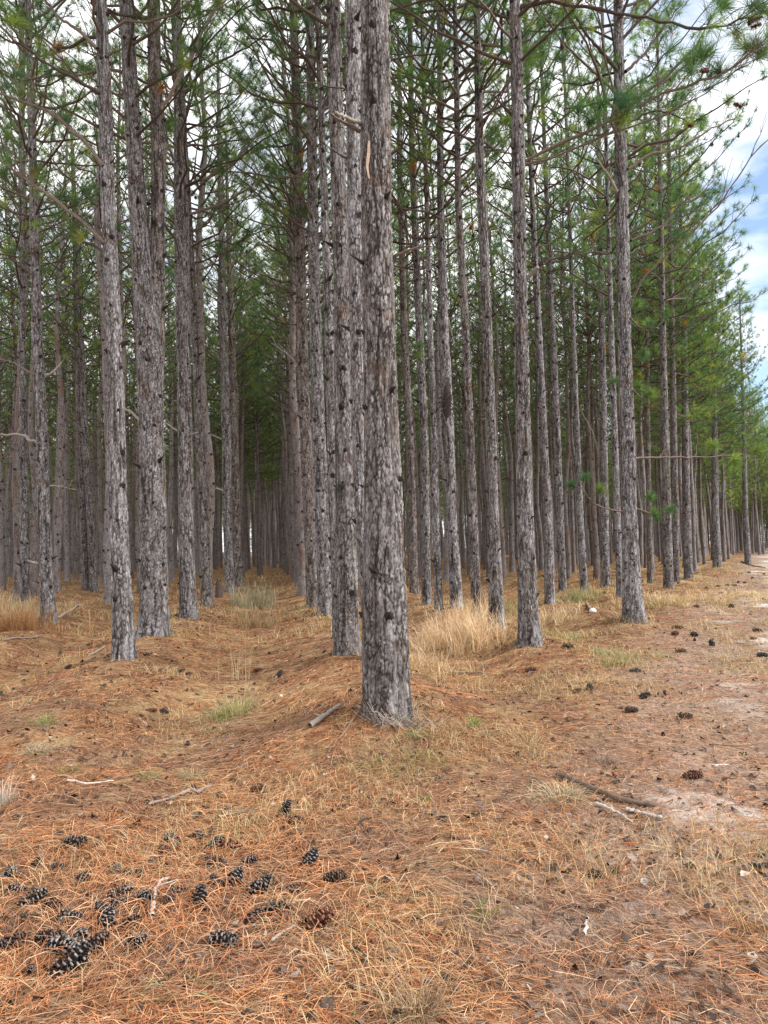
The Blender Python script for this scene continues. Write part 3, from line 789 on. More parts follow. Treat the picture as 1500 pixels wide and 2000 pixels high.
# the trees one can tell apart: (y, x, width) pixels of the photograph down each trunk
NEAR = [
 ('main', [(0,733,56),(400,735,58),(600,739,62),(800,744,66),(1000,748,76),(1200,751,87),(1330,755,90),(1395,759,92)], 'large scaly grey pine in the centre foreground, nearest and thickest trunk of all'),
 ('t2', [(0,651,27),(200,655,28),(400,662,30),(600,668,32),(800,670,34),(1000,675,40),(1200,676,47),(1278,679,50)], 'pale grey pine just left of the foremost centre pine, its foot fully in view'),
 ('t2b', [(0,689,30),(400,693,27),(800,700,28),(1000,707,30),(1200,722,32),(1290,727,34)], 'pine squeezed behind the foremost pine, seen only as a strip along its left side'),
 ('t2c', [(300,630,13),(600,641,17),(879,649,20),(1248,662,24)], 'dark slim pine peeking out along the left side of the pale pine left of centre'),
 ('t3', [(0,605,16),(300,609,20),(470,612,22),(660,617,24),(860,623,26),(1060,630,28),(1200,637,30)], 'straight grey pine second in the row left of the central pair, beside the lane'),
 ('t4', [(0,574,16),(300,583,19),(660,591,21),(900,599,22),(1185,612,25)], 'knotty pine right behind the second lane-side pine, on the right side of the lane'),
 ('l1', [(0,192,22),(200,201,27),(430,209,27),(660,221,29),(860,226,33),(1000,229,36),(1160,237,39),(1285,243,44)], 'nearest pine of the left row, slim and grey with bare limbs reaching left'),
 ('l2', [(0,247,25),(300,264,31),(500,277,36),(600,285,44),(660,291,48),(860,297,46),(1000,300,50),(1180,301,54),(1238,299,58)], 'thick pine with a forked double stem in the left row'),
 ('l3', [(0,343,16),(200,352,22),(400,355,28),(660,359,27),(860,362,27),(1100,365,30),(1205,368,34)], 'reddish barked pine right of the forked pine, limbs curving out to its right'),
 ('l4', [(300,360,10),(500,372,12),(760,384,14),(960,395,19),(1184,404,22)], 'thin pine just right of the reddish barked pine, leaning left'),
 ('l5', [(0,60,11),(300,68,15),(660,75,19),(860,84,22),(1100,89,25),(1215,96,30)], 'leaning pine near the left edge with dead white stub low on its left'),
 ('l6', [(300,41,9),(660,42,12),(860,46,14),(1100,48,17),(1190,50,18)], 'thin pine standing in tan grass left of the leaning pine at the left edge'),
 ('l8', [(300,138,8),(660,149,13),(860,158,16),(1000,164,18),(1153,169,19)], 'left one of two pines standing close together behind the forked pine row'),
 ('l8b', [(500,155,9),(860,168,12),(1000,177,14),(1155,184,16)], 'right one of two pines standing close together left of the forked pine'),
 ('l9', [(300,428,10),(660,436,15),(860,442,18),(1000,443,16),(1158,449,18)], 'brown pine directly right of the broken stump in the left row'),
 ('l10', [(300,442,9),(660,453,13),(860,458,16),(1000,461,16),(1146,466,17)], 'brown pine behind the stump side pine, last clear trunk left of the lane'),
 ('r1', [(0,1003,20),(200,1009,24),(400,1012,24),(660,1017,26),(860,1022,29),(1000,1025,31),(1200,1031,39),(1256,1036,44)], 'light grey pine with flared foot in front of the right rows'),
 ('r2', [(0,1212,18),(200,1214,22),(400,1218,25),(660,1221,26),(860,1228,27),(1000,1230,28),(1130,1234,34),(1212,1238,42)], 'grey brown pine at the edge of the track, green sprigs low on its trunk'),
 ('r3', [(0,930,12),(300,936,17),(660,952,19),(860,959,20),(1000,963,21),(1200,970,30),(1225,971,32)], 'dark pine with ridged foot just left of the light grey flared pine'),
 ('r4', [(0,888,8),(400,895,13),(660,910,15),(1000,924,17),(1207,931,20)], 'slim pine standing in the tall golden grass left of the ridged foot pine'),
 ('r5', [(0,860,11),(400,861,14),(660,868,19),(780,873,23),(860,878,19),(1000,883,18),(1190,892,25)], 'pine with a shaggy dark burr halfway up, behind the golden grass'),
 ('r6', [(0,822,7),(400,833,9),(660,840,11),(860,849,14),(1000,851,15),(1192,857,16)], 'thin pine left of the shaggy burr pine'),
 ('r7', [(0,800,9),(300,805,12),(660,820,15),(860,829,16),(1180,833,18)], 'pine with a small green needle burst on its trunk, right of the foremost pine'),
 ('r8', [(0,776,9),(300,780,11),(660,790,14),(860,801,16),(1160,809,18)], 'first slim pine visible to the right of the foremost centre pine'),
 ('r9', [(0,1022,8),(400,1038,10),(660,1051,13),(1000,1069,16),(1180,1074,20)], 'slim pine right behind the light grey flared pine'),
 ('r10', [(300,1066,8),(660,1081,12),(860,1089,14),(1152,1099,15)], 'second slim pine right of the light grey flared pine'),
 ('r11', [(300,1108,6),(660,1120,9),(1000,1133,12),(1156,1141,15)], 'thin pine above the white scrap and stick, left of the track side pine'),
 ('r12', [(300,1168,9),(860,1178,15),(1000,1180,16),(1143,1183,18)], 'darker pine midway between the white scrap and the track side pine'),
 ('r13', [(0,1180,6),(400,1190,8),(660,1196,11),(860,1202,12),(1166,1211,13)], 'reddish flaky pine tight against the left of the track side pine'),
 ('r14', [(300,1286,8),(660,1293,12),(860,1298,14),(1150,1306,19)], 'first pine right of the track side pine with a clear foot, in tan grass'),
 ('r15', [(300,1306,7),(860,1316,12),(1135,1321,14)], 'pine half hidden behind the first clear pine right of the track side pine'),
 ('r16', [(300,1330,8),(660,1338,11),(1000,1341,15),(1128,1345,17)], 'straight pale pine farther along the track edge'),
 ('r17', [(300,1256,6),(860,1264,9),(1140,1270,11)], 'thin pine close to the right of the track side pine'),
 ('r19', [(500,1391,9),(1000,1397,14),(1108,1401,17)], 'thick looking pine well down the track edge, its foot at the bare dirt'),
 ('r20', [(500,1443,7),(1000,1456,10),(1101,1461,12)], 'orange tinged pine far down the track edge'),
]
W2 = {}
trees_xy = []
near_root = {}
near_info = {}
def lean_matrix(base, top):
    v = Vector(top) - Vector(base)
    return v.to_track_quat('Z', 'Y').to_euler()

for idx, (key, tab, label) in enumerate(NEAR):
    yb, xb, wb = tab[-1]
    g = ground_at(xb, yb)
    Y = g[1]
    dist = Y
    pts = []
    for (py, px, w) in tab:
        p = on_depth(px, py, Y)
        pts.append([p[0] - g[0], 0.0, p[2] - g[2], w / F_PX * Y / 2])
    pts.sort(key=lambda q: q[2])
    H = 18.5 + (idx * 37 % 10) * .08
    # below ground and above the picture
    pts[0][2] = min(pts[0][2], 0.0); pts.insert(0, [pts[0][0], 0, -.25, pts[0][3] * 1.05])
    ztop_seen = pts[-1][2]
    sx = (pts[-1][0] - pts[1][0]) / max(1, (pts[-1][2] - pts[1][2]))
    pts = [q for q in pts if q[2] < 16.5]; ztop_seen = pts[-1][2]
    rt = min(pts[-1][3], .10 if ztop_seen > 12 else 9)
    if ztop_seen < H - 1:
        for f in (.33, .66, 1.0):
            z = ztop_seen + (H - ztop_seen) * f
            pts.append([pts[1][0] + sx * (z - pts[1][2]), 0, z, rt * (1 - f) + .035 * f])
    yl = math.sin(idx * 2.3) * .012            # slight lean along the view as well
    for q in pts: q[1] = yl * max(0, q[2])
    root = empty('pine_tree', g)
    tag(root, label, 'pine tree', 'pines planted in rows')
    near_root[key] = root; near_info[key] = (g, Y)
    W = wb * .5
    sides, dz = (120, .008) if key == 'main' else ((72, .012) if W > 15 else (36, .022))
    zf = min(H, ztop_seen + .5)
    trunk_near('trunk', pts, idx + 3, sides, dz, zf, flare=.40 if key in ('r1', 'l2') else .28, parent=root,
               cw=.032, ch=.15, depth=.013 if key == 'main' else .011,
               kz=(1.0, 9, .60) if key == 'main' else (.9, 12, .5))
    edge = key in ('r2', 'r14', 'r16', 'r19', 'r20', 'r17', 'r15')
    me = (CROWN_EDGE[idx % 3] if edge and Y > 20 else (CROWN_NEAR[idx % 3] if Y < 22 else CROWN_IN[idx % 6]))
    c = bpy.data.objects.new('crown', me); COL.objects.link(c); c.parent = root
    c.rotation_euler = lean_matrix(pts[1][:3], pts[-1][:3])
    c.rotation_euler.rotate_axis('Z', 0.0 if edge else idx * 1.9)
    c.location = (pts[1][0], pts[1][1], 0)
    trees_xy.append((g[0], g[1]))

def wpts(key, pl, dep=0.0):
    """limb outline from its place beside a trunk; dep = metres it reaches away from (+) or towards (-) the camera"""
    g, Y = near_info[key]
    n = len(pl)
    return [on_depth(x, y, Y + dep * i / max(1, n - 1)) for i, (x, y) in enumerate(pl)]

# second stem of the forked pine
g, Y = near_info['l2']
st = [(0,300,24),(150,302,25),(240,309,27),(272,313,33),(310,310,28),(450,308,27),(600,307,30),(700,303,36),(790,300,32)]
pts = []
for (py, px, w) in st:
    p = on_depth(px, py, Y + .06); pts.append([p[0] - g[0], p[1] - g[1], p[2] - g[2], w / F_PX * Y / 2])
pts.sort(key=lambda q: q[2]); zt = pts[-1][2]
for f in (.5, 1.0): pts.append([pts[-1][0] + .1 * f, pts[-1][1], zt + (18 - zt) * f, .10 - .06 * f])
trunk_near('stem', pts, 77, 64, .014, zt + .3, parent=near_root['l2'], kz=(.6, 12, .5))

rb = np.random.default_rng(5)
PALE = (.30, .26, .23); MID = (.16, .125, .105); DK = (.085, .065, .055)
def limb(key, pl, r_px, dep=0.0, col=MID, tuft=0, twigs=0, sprays=None, cones=(), tuftL=.26, r1=None):
    g, Y = near_info[key]
    P = wpts(key, pl, dep)
    r0 = r_px / F_PX * Y / 2
    sp = [on_depth(x, y, Y + dep * .7) for x, y in sprays] if sprays else None
    cn = [on_depth(x, y, Y + dep) for x, y in cones]
    return branch_obj(near_root[key], g, P, r0, r1 if r1 else r0 * .35, rb, col, tuft, twigs, sprays=sp, cones=cn, tuftL=tuftL)
# left side limbs
limb('l1', [(190,95),(145,50),(115,35),(90,0),(70,-40)], 8, .8, MID, 6, 10)
limb('l1', [(194,182),(150,155),(100,130),(50,90),(0,70),(-60,30)], 8, -.5, DK, 5, 12)
limb('l1', [(202,325),(165,275),(125,240),(85,212),(50,200),(0,185),(-50,150)], 9, .6, MID, 5, 12)
limb('l1', [(205,475),(165,435),(120,400),(80,370),(40,345),(0,310),(-40,270)], 10, 1.2, MID, 4, 12)
limb('l1', [(206,110),(240,95),(262,60)], 5, .6, DK, 0, 3)
limb('l2', [(262,520),(225,500),(160,470),(120,445),(70,440)], 7, 1.8, DK, 3, 8)
limb('l2', [(255,205),(225,160),(200,120),(150,90)], 6, 1.5, DK, 4, 8)
limb('l2', [(316,215),(345,160),(380,105),(400,45),(440,0),(470,-30)], 8, -.6, PALE, 3, 8)
limb('l2', [(315,430),(345,470),(352,520)], 6, .6, DK, 0, 3)
limb('l2', [(285,835),(262,808),(240,795),(215,785)], 7, .5, PALE, 0, 2)
limb('l3', [(362,365),(415,342),(460,312),(500,268),(520,230)], 7, .8, MID, 4, 10)
limb('l3', [(362,420),(425,402),(480,372),(510,350)], 6, 1.2, MID, 3, 8)
limb('l3', [(358,190),(390,140),(440,115),(490,90),(550,40)], 6, -.6, DK, 5, 10)
limb('l3', [(352,330),(330,290),(300,250),(260,230)], 6, 1.6, DK, 4, 8)
limb('l3', [(360,850),(340,838),(318,822)], 6, -.3, PALE, 0, 1)
limb('l3', [(366,855),(378,847),(386,845)], 6, -.3, PALE, 0, 0)
limb('l5', [(86,1103),(70,1100),(54,1095)], 8, -.2, PALE, 0, 0)
limb('l5', [(84,868),(65,862),(40,848),(0,850),(-30,845)], 7, .6, PALE, 0, 3)
limb('l5', [(78,740),(105,725),(120,708)], 6, .5, PALE, 0, 2)
limb('l5', [(74,735),(45,720),(20,705),(-10,700)], 6, .5, MID, 0, 3)
limb('l5', [(86,948),(120,950),(152,958)], 4, 1.0, PALE, 0, 1)
limb('l5', [(68,290),(40,250),(10,200),(-30,170)], 7, .8, DK, 5, 10)
limb('l5', [(66,400),(30,370),(0,340)], 7, .8, DK, 3, 8)
limb('l5', [(70,540),(30,510),(-10,480)], 6, .8, DK, 3, 8)
limb('l5', [(70,160),(110,130),(150,150),(180,140)], 5, 1.2, DK, 4, 8)
# centre
limb('main', [(768,502),(785,494),(802,487),(822,481),(845,482)], 7, -.15, MID, 0, 1)
limb('main', [(708,243),(692,236),(672,228),(656,220)], 9, -.35, PALE, 0, 0, r1=.012)
limb('main', [(704,258),(684,246),(664,234),(645,222)], 8, -.25, MID, 0, 0, r1=.01)
limb('main', [(760,305),(772,296),(782,288)], 7, -.1, DK, 0, 0)
limb('main', [(776,785),(790,775),(800,772)], 5, -.1, MID, 0, 0)
limb('t2', [(645,35),(628,20),(612,0),(600,-30)], 6, .2, DK, 0, 3)
limb('t2b', [(692,320),(670,305),(645,290),(622,270)], 5, -.3, DK, 0, 2)
limb('t2b', [(695,660),(712,662),(728,660)], 4, -.8, PALE, 0, 0)
limb('t3', [(620,620),(598,600),(575,595),(550,575)], 5, .5, MID, 0, 3)
limb('t4', [(585,150),(560,110),(530,60),(500,10)], 5, .5, DK, 4, 8)
limb('t4', [(588,420),(560,380),(535,330),(500,300)], 5, .5, DK, 3, 8)
limb('t4', [(590,500),(560,450),(530,420),(505,400)], 5, .8, DK, 2, 8)
limb('t4', [(590,720),(560,690),(530,670)], 4, .4, PALE, 0, 4)
limb('t3', [(615,250),(640,200),(660,150),(680,110)], 4, .8, DK, 4, 6)
limb('l9', [(440,860),(415,850),(385,840)], 4, .4, PALE, 0, 2)
limb('l9', [(444,960),(425,955),(405,950)], 4, -.3, PALE, 0, 1)
limb('r5', [(866,590),(880,640),(890,680)], 3, .1, PALE, 0, 0)
limb('r5', [(858,190),(830,150),(790,110),(760,70)], 5, .5, DK, 3, 8)
limb('r3', [(938,130),(900,90),(865,50),(830,20),(800,-20)], 6, .8, DK, 4, 9)
limb('r3', [(950,250),(985,200),(1000,160)], 4, .8, DK, 3, 5)
limb('r7', [(824,720),(822,700),(821,680)], 4, -.3, MID, 0, 0, sprays=[(821,672),(816,690)], tuftL=.19)
# right side limbs
limb('r1', [(1014,322),(1070,290),(1130,262),(1185,240),(1250,205),(1310,175),(1370,160),(1415,140),(1460,115),(1510,60)], 7.5, -1.2, MID, 12, 20,
     sprays=[(1375,105),(1350,128),(1405,132),(1455,90),(1480,85),(1180,200),(1130,215),(1150,235)], cones=[(1377,138),(1440,205)], tuftL=.30)
limb('r1', [(1014,325),(1100,300),(1180,265),(1250,245),(1325,210),(1390,175),(1450,130)], 5.5, -.7, MID, 5, 14)
limb('r1', [(1008,15),(1070,-2),(1125,14),(1190,20),(1230,30),(1290,40),(1365,62),(1410,50),(1460,34)], 8.5, -1.6, DK, 2, 12,
     sprays=[(1475,10),(1490,18),(1410,10),(1440,60)], cones=[(1466,42),(1480,36),(1478,50)], tuftL=.30)
limb('r1', [(1024,548),(1040,532),(1051,521)], 9, -.2, PALE, 0, 0, r1=.022)
limb('r1', [(1020,555),(1060,520),(1085,492)], 4, .3, DK, 0, 2)
limb('r1', [(1000,225),(980,205),(965,185)], 7, -.2, DK, 0, 1)
limb('r1', [(1016,550),(1000,540),(978,530)], 6, .3, DK, 0, 2)
limb('r1', [(1008,70),(985,30),(970,-10)], 6, .5, DK, 4, 6)
limb('r2', [(1232,600),(1250,545),(1325,478),(1395,415),(1440,350),(1470,300),(1510,262)], 5, -.8, MID, 0, 8)
limb('r2', [(1205,135),(1175,100),(1140,60),(1120,25),(1100,-10)], 8, -.5, DK, 4, 9)
limb('r2', [(1222,140),(1260,105),(1290,60),(1330,10)], 7, .6, DK, 7, 10)
limb('r2', [(1226,330),(1270,300),(1330,290),(1390,250),(1440,230)], 6, .6, MID, 8, 12)
limb('r2', [(1226,240),(1275,215),(1320,225),(1345,240)], 5, -.4, DK, 6, 8, cones=[(1347,245)])
limb('r2', [(1205,375),(1190,345),(1165,310)], 7, -.2, PALE, 0, 2)
limb('r2', [(1232,470),(1290,445),(1330,400),(1380,380)], 6, 1.0, DK, 7, 10)
limb('r2', [(1222,400),(1175,440),(1140,470)], 5, .8, DK, 6, 8)
limb('r2', [(1240,896),(1275,892),(1325,894),(1375,893),(1440,888),(1505,884)], 5, .8, MID, 3, 5, sprays=[(1395,870),(1440,900),(1480,880)])
limb('r2', [(1242,993),(1268,1003),(1292,1006),(1308,998)], 5, -.5, MID, 0, 0, sprays=[(1272,965),(1310,992),(1280,1000)], tuftL=.18)
limb('r2', [(1222,1000),(1190,995),(1160,985),(1140,960)], 4, -.5, MID, 0, 0, sprays=[(1115,942),(1142,930),(1176,952)], tuftL=.18)
limb('r2', [(1234,760),(1250,775),(1262,780)], 4, -.4, MID, 0, 0, sprays=[(1271,768),(1245,752)], tuftL=.2)
limb('r2', [(1230,620),(1250,640),(1285,640)], 4, -.4, MID, 0, 0, sprays=[(1302,612),(1268,630),(1247,592),(1252,690)], tuftL=.2)
limb('r13', [(1200,760),(1198,748)], 4, -.3, MID, 0, 0, sprays=[(1198,742)], tuftL=.2)
limb('r12', [(1178,920),(1160,850),(1135,800)], 4, .3, PALE, 0, 1)

# shed bark strip hanging on the foremost pine
g, Y = near_info['main']
B = Buf()
P = np.array([on_depth(x, y, Y - .165) for x, y in [(721,275),(720,300),(717,325),(721,348)]]) - g
ribbons(B, P[None], np.array([[.016, .028, .022, .012]]), np.array([[1., .3, 0]]), 0, np.array([[.40, .30, .22]]))
ribbons(B, P[None] + np.array([[0, .008, 0]]), np.array([[.016, .028, .022, .012]]), np.array([[1., .3, 0]]), 0, np.array([[.30, .2, .14]]))
o = B.obj('bark_strip', [M_STICK], near_root['main']); o['label'] = 'pale peeled strip of inner bark'
# shaggy burr on the slim pine
g, Y = near_info['r5']
B = Buf(); c = on_depth(873, 785, Y) - g; rr = np.random.default_rng(3); n = 90
d = nrm(rr.normal(size=(n, 3)) * np.array([1, 1, .7])); P0 = c + d * np.array([.10, .10, .0]) + rr.normal(size=(n, 3)) * np.array([.02, .02, .18])
P = np.stack([P0, P0 + d * .06, P0 + d * .12 + np.array([0, 0, -.05])], 1)
tubes(B, P, np.broadcast_to(np.array([.012, .008, .003]), (n, 3)), 4, 0, np.array([[.06, .045, .04]]).repeat(n, 0))
tubes(B, (c + np.array([[0, 0, -.42], [0, 0, -.2], [0, 0, 0], [0, 0, .2], [0, 0, .42]]))[None], np.array([[.07, .10, .105, .10, .07]]), 12, 0, np.array([[.06, .045, .04]]))
B.obj('burr', [M_STICK], near_root['r5'])

# the rest of the plantation, row by row
rows = {}
cand = []
rg = np.random.default_rng(11)
for r in range(-30, 60):
    lat = 1.0 + 2.9 * r
    Y = 7.6 + (r * 7 % 5) * .45
    while Y < 190:
        Yj = Y + rg.normal() * .22; lj = lat + rg.normal() * (.13 + .9 * float(sstep(50, 75, Yj)))
        X = lj - ROWT * Yj
        Y += 2.5 + rg.normal() * .12
        rad = rg.random(); ok = True
        e = edge_e(X, Yj)
        if e > .35: continue
        if lat < 0 and Yj < 9.0 - (lat + 1.8) * 1.7: continue
        if abs(X) > .58 * Yj + 3.5: continue
        if rg.random() < .11: continue
        if any((X - a) ** 2 + (Yj - b) ** 2 < 1.5 ** 2 for a, b in trees_xy): continue
        # near the front every trunk that shows is one of those above
        if Yj < 19.5 and abs(X) < .52 * Yj + .2: continue
        if Yj < 26 and X > 0 and abs(X) < .52 * Yj and e > -9: continue
        inlane = abs(lat + ROWT * 0 + .4) < 0
        cand.append((math.hypot(X, Yj), X, Yj, r, e, rad))
# pines beyond the far end of the track
for i in range(110):
    Yj = 120 + rg.random() * 60; Yj = 85 + rg.random() * 100; X = .49 * Yj + rg.random() * .14 * Yj
    if edge_e(X, Yj) > -2: cand.append((math.hypot(X, Yj), X, Yj, 99, -0.1, rg.random()))
for i in range(26):
    Yj = 44 + i * 4.5 + rg.random() * 3; X = -.4 + rg.normal() * .55 - ROWT * Yj
    cand.append((math.hypot(X, Yj), X, Yj, 98, -20, .25 * rg.random()))
for i in range(160):
    Yj = 110 + rg.random() * 85; X = (rg.random() * 1.1 - .48) * Yj
    if edge_e(X, Yj) < 0: cand.append((math.hypot(X, Yj), X, Yj, 97, -1, rg.random()))
cand.sort()
vis = [c for c in cand]

NI = 300 - len(NEAR)
def rowname(r):
    o = ['first', 'second', 'third', 'fourth', 'fifth', 'sixth', 'seventh', 'eighth', 'ninth', 'tenth', 'eleventh', 'twelfth']
    if r == 98: return 'volunteer pine standing in the far end of the lane between the rows'
    if r == 0: return 'pine in the row receding along the right of the lane, past its four nearest trunks'
    if r == -1: return 'pine in the row receding along the left of the lane, past the stump'
    if r < 0: return 'dark pine deep in the %s row left of the lane' % o[min(11, -r - 1)]
    return 'slender background pine in the %s row right of the lane' % o[min(11, r - 1)]
proto = {}
ORD = ['first', 'second', 'third', 'fourth', 'fifth', 'sixth', 'seventh', 'eighth', 'ninth', 'tenth', 'eleventh', 'twelfth', 'thirteenth', 'fourteenth', 'fifteenth', 'sixteenth']
ORD += ['%dth' % i for i in range(17, 40)]
for a, b in trees_xy:
    q = int(round((a + ROWT * b - 1.0) / 2.9)); rows[q] = rows.get(q, 0) + 1
for k, (d, X, Yj, r, e, rad) in enumerate(vis[:NI]):
    root = empty('pine_tree', (X, Yj, float(hgt(X, Yj))))
    rows[r] = rows.get(r, 0) + 1
    lab = rowname(r)
    if rows[r] <= 16 and r < 12 and r > -12:
        side = 'right' if r >= 0 else 'left'; ri = r if r >= 0 else -r - 1
        lab = '%s pine counting back in the %s row %s of the lane' % (ORD[rows[r] - 1], ORD[ri], side)
        if ri > 3: lab = 'thin ' + lab
    tag(root, lab, 'pine tree', 'pines planted in rows')
    s = .72 + .42 * rad; h = .92 + .14 * rg.random()
    root.rotation_euler = (math.radians(rg.normal() * .7), math.radians(-.7 + rg.normal() * .8), 0)
    t = bpy.data.objects.new('trunk', TRUNKS[k % 7]); COL.objects.link(t); t.parent = root
    t.scale = (s, s, h); t.rotation_euler = (0, 0, rg.random() * 6.28)
    isedge = e > -3.2 and Yj > 15
    c = bpy.data.objects.new('crown', CROWN_EDGE[k % 3] if isedge or r == 98 else CROWN_IN[k % 6]); COL.objects.link(c); c.parent = root
    cs = .85 + .3 * rg.random(); c.scale = (cs, cs, h)
    c.rotation_euler = (0, 0, (rg.normal() * .5 - .5) if isedge else rg.random() * 6.28)

def far_forest():
    B = Buf()
    def grab(me):
        V = np.empty(len(me.vertices) * 3, np.float32); me.vertices.foreach_get('co', V)
        idx = np.empty(len(me.loops), np.int32); me.loops.foreach_get('vertex_index', idx)
        ls = np.empty(len(me.polygons), np.int32); me.polygons.foreach_get('loop_total', ls)
        mi = np.empty(len(me.polygons), np.int32); me.polygons.foreach_get('material_index', mi)
        st = np.cumsum(ls) - ls
        c = np.empty(len(me.vertices) * 4, np.float32); me.color_attributes['tint'].data.foreach_get('color', c)
        out = []
        for q in (3, 4):
            s = ls == q
            if s.any(): out.append((idx[st[s][:, None] + np.arange(q)[None, :]], mi[s]))
        return V.reshape(-1, 3), out, c.reshape(-1, 4)[:, :3]
    cr = [grab(m) for m in CROWN_FAR]; ce = [grab(m) for m in CROWN_FAR_EDGE]
    tr = [grab(trunk_generic(900 + i, sides=6, rings=14, kn=False)) for i in range(2)]
    far = vis[NI:]
    for k, (d, X, Yj, r, e, rad) in enumerate(far):
        if d > 100 and e < -14 and k % 2: continue
        a = rg.random() * 6.28; s = .72 + .42 * rad; h = .9 + .18 * rg.random()
        lx, ly = -.012 + .014 * rg.normal(), .012 * rg.normal()
        z0 = float(hgt(X, Yj))
        for (V, fs, C), sc, isT in (((ce if e > -3.2 else cr)[k % 2], .85 + .3 * rg.random(), 0), (tr[k % 2], s, 1)):
            x = V[:, 0] * math.cos(a) - V[:, 1] * math.sin(a); y = V[:, 0] * math.sin(a) + V[:, 1] * math.cos(a); z = V[:, 2] * h
            W = np.stack([x * sc + X + lx * z, y * sc + Yj + ly * z, z + z0], -1)
            n0 = B.n; B.V.append(W.astype(np.float32)); B.C.append((C * ((.85 + .35 * rad) if not isT else 1)).astype(np.float32)); B.n += len(W)
            for f, mi in fs:
                B.F.append(f + n0); B.M.append(np.full(len(f), 3, np.int32) if isT else mi)
    for k in range(120):
        d = 135 + 70 * rg.random(); X = (rg.random() * 1.15 - .52) * d; Yj = d
        if edge_e(X, Yj) > -6 and X < .46 * Yj: continue
        V, fs, C = ce[k % 2]; a = rg.random() * 6.28; q = .42 + .2 * rg.random()
        x = V[:, 0] * math.cos(a) - V[:, 1] * math.sin(a); y = V[:, 0] * math.sin(a) + V[:, 1] * math.cos(a)
        n0 = B.n; B.V.append(np.stack([x * q * 2.0 + X, y * q * 2.0 + Yj, (V[:, 2] - 3.0) * q + float(hgt(X, Yj))], -1).astype(np.float32)); B.C.append((C * .8).astype(np.float32)); B.n += len(V)
        for f, mi in fs: B.F.append(f + n0); B.M.append(mi)
    o = B.obj('far_pines', CROWN_MATS + [M_BF], smooth=False)
    tag(o, 'mass of more distant pines closing the view between the rows', 'pine trees', kind='stuff')
far_forest()

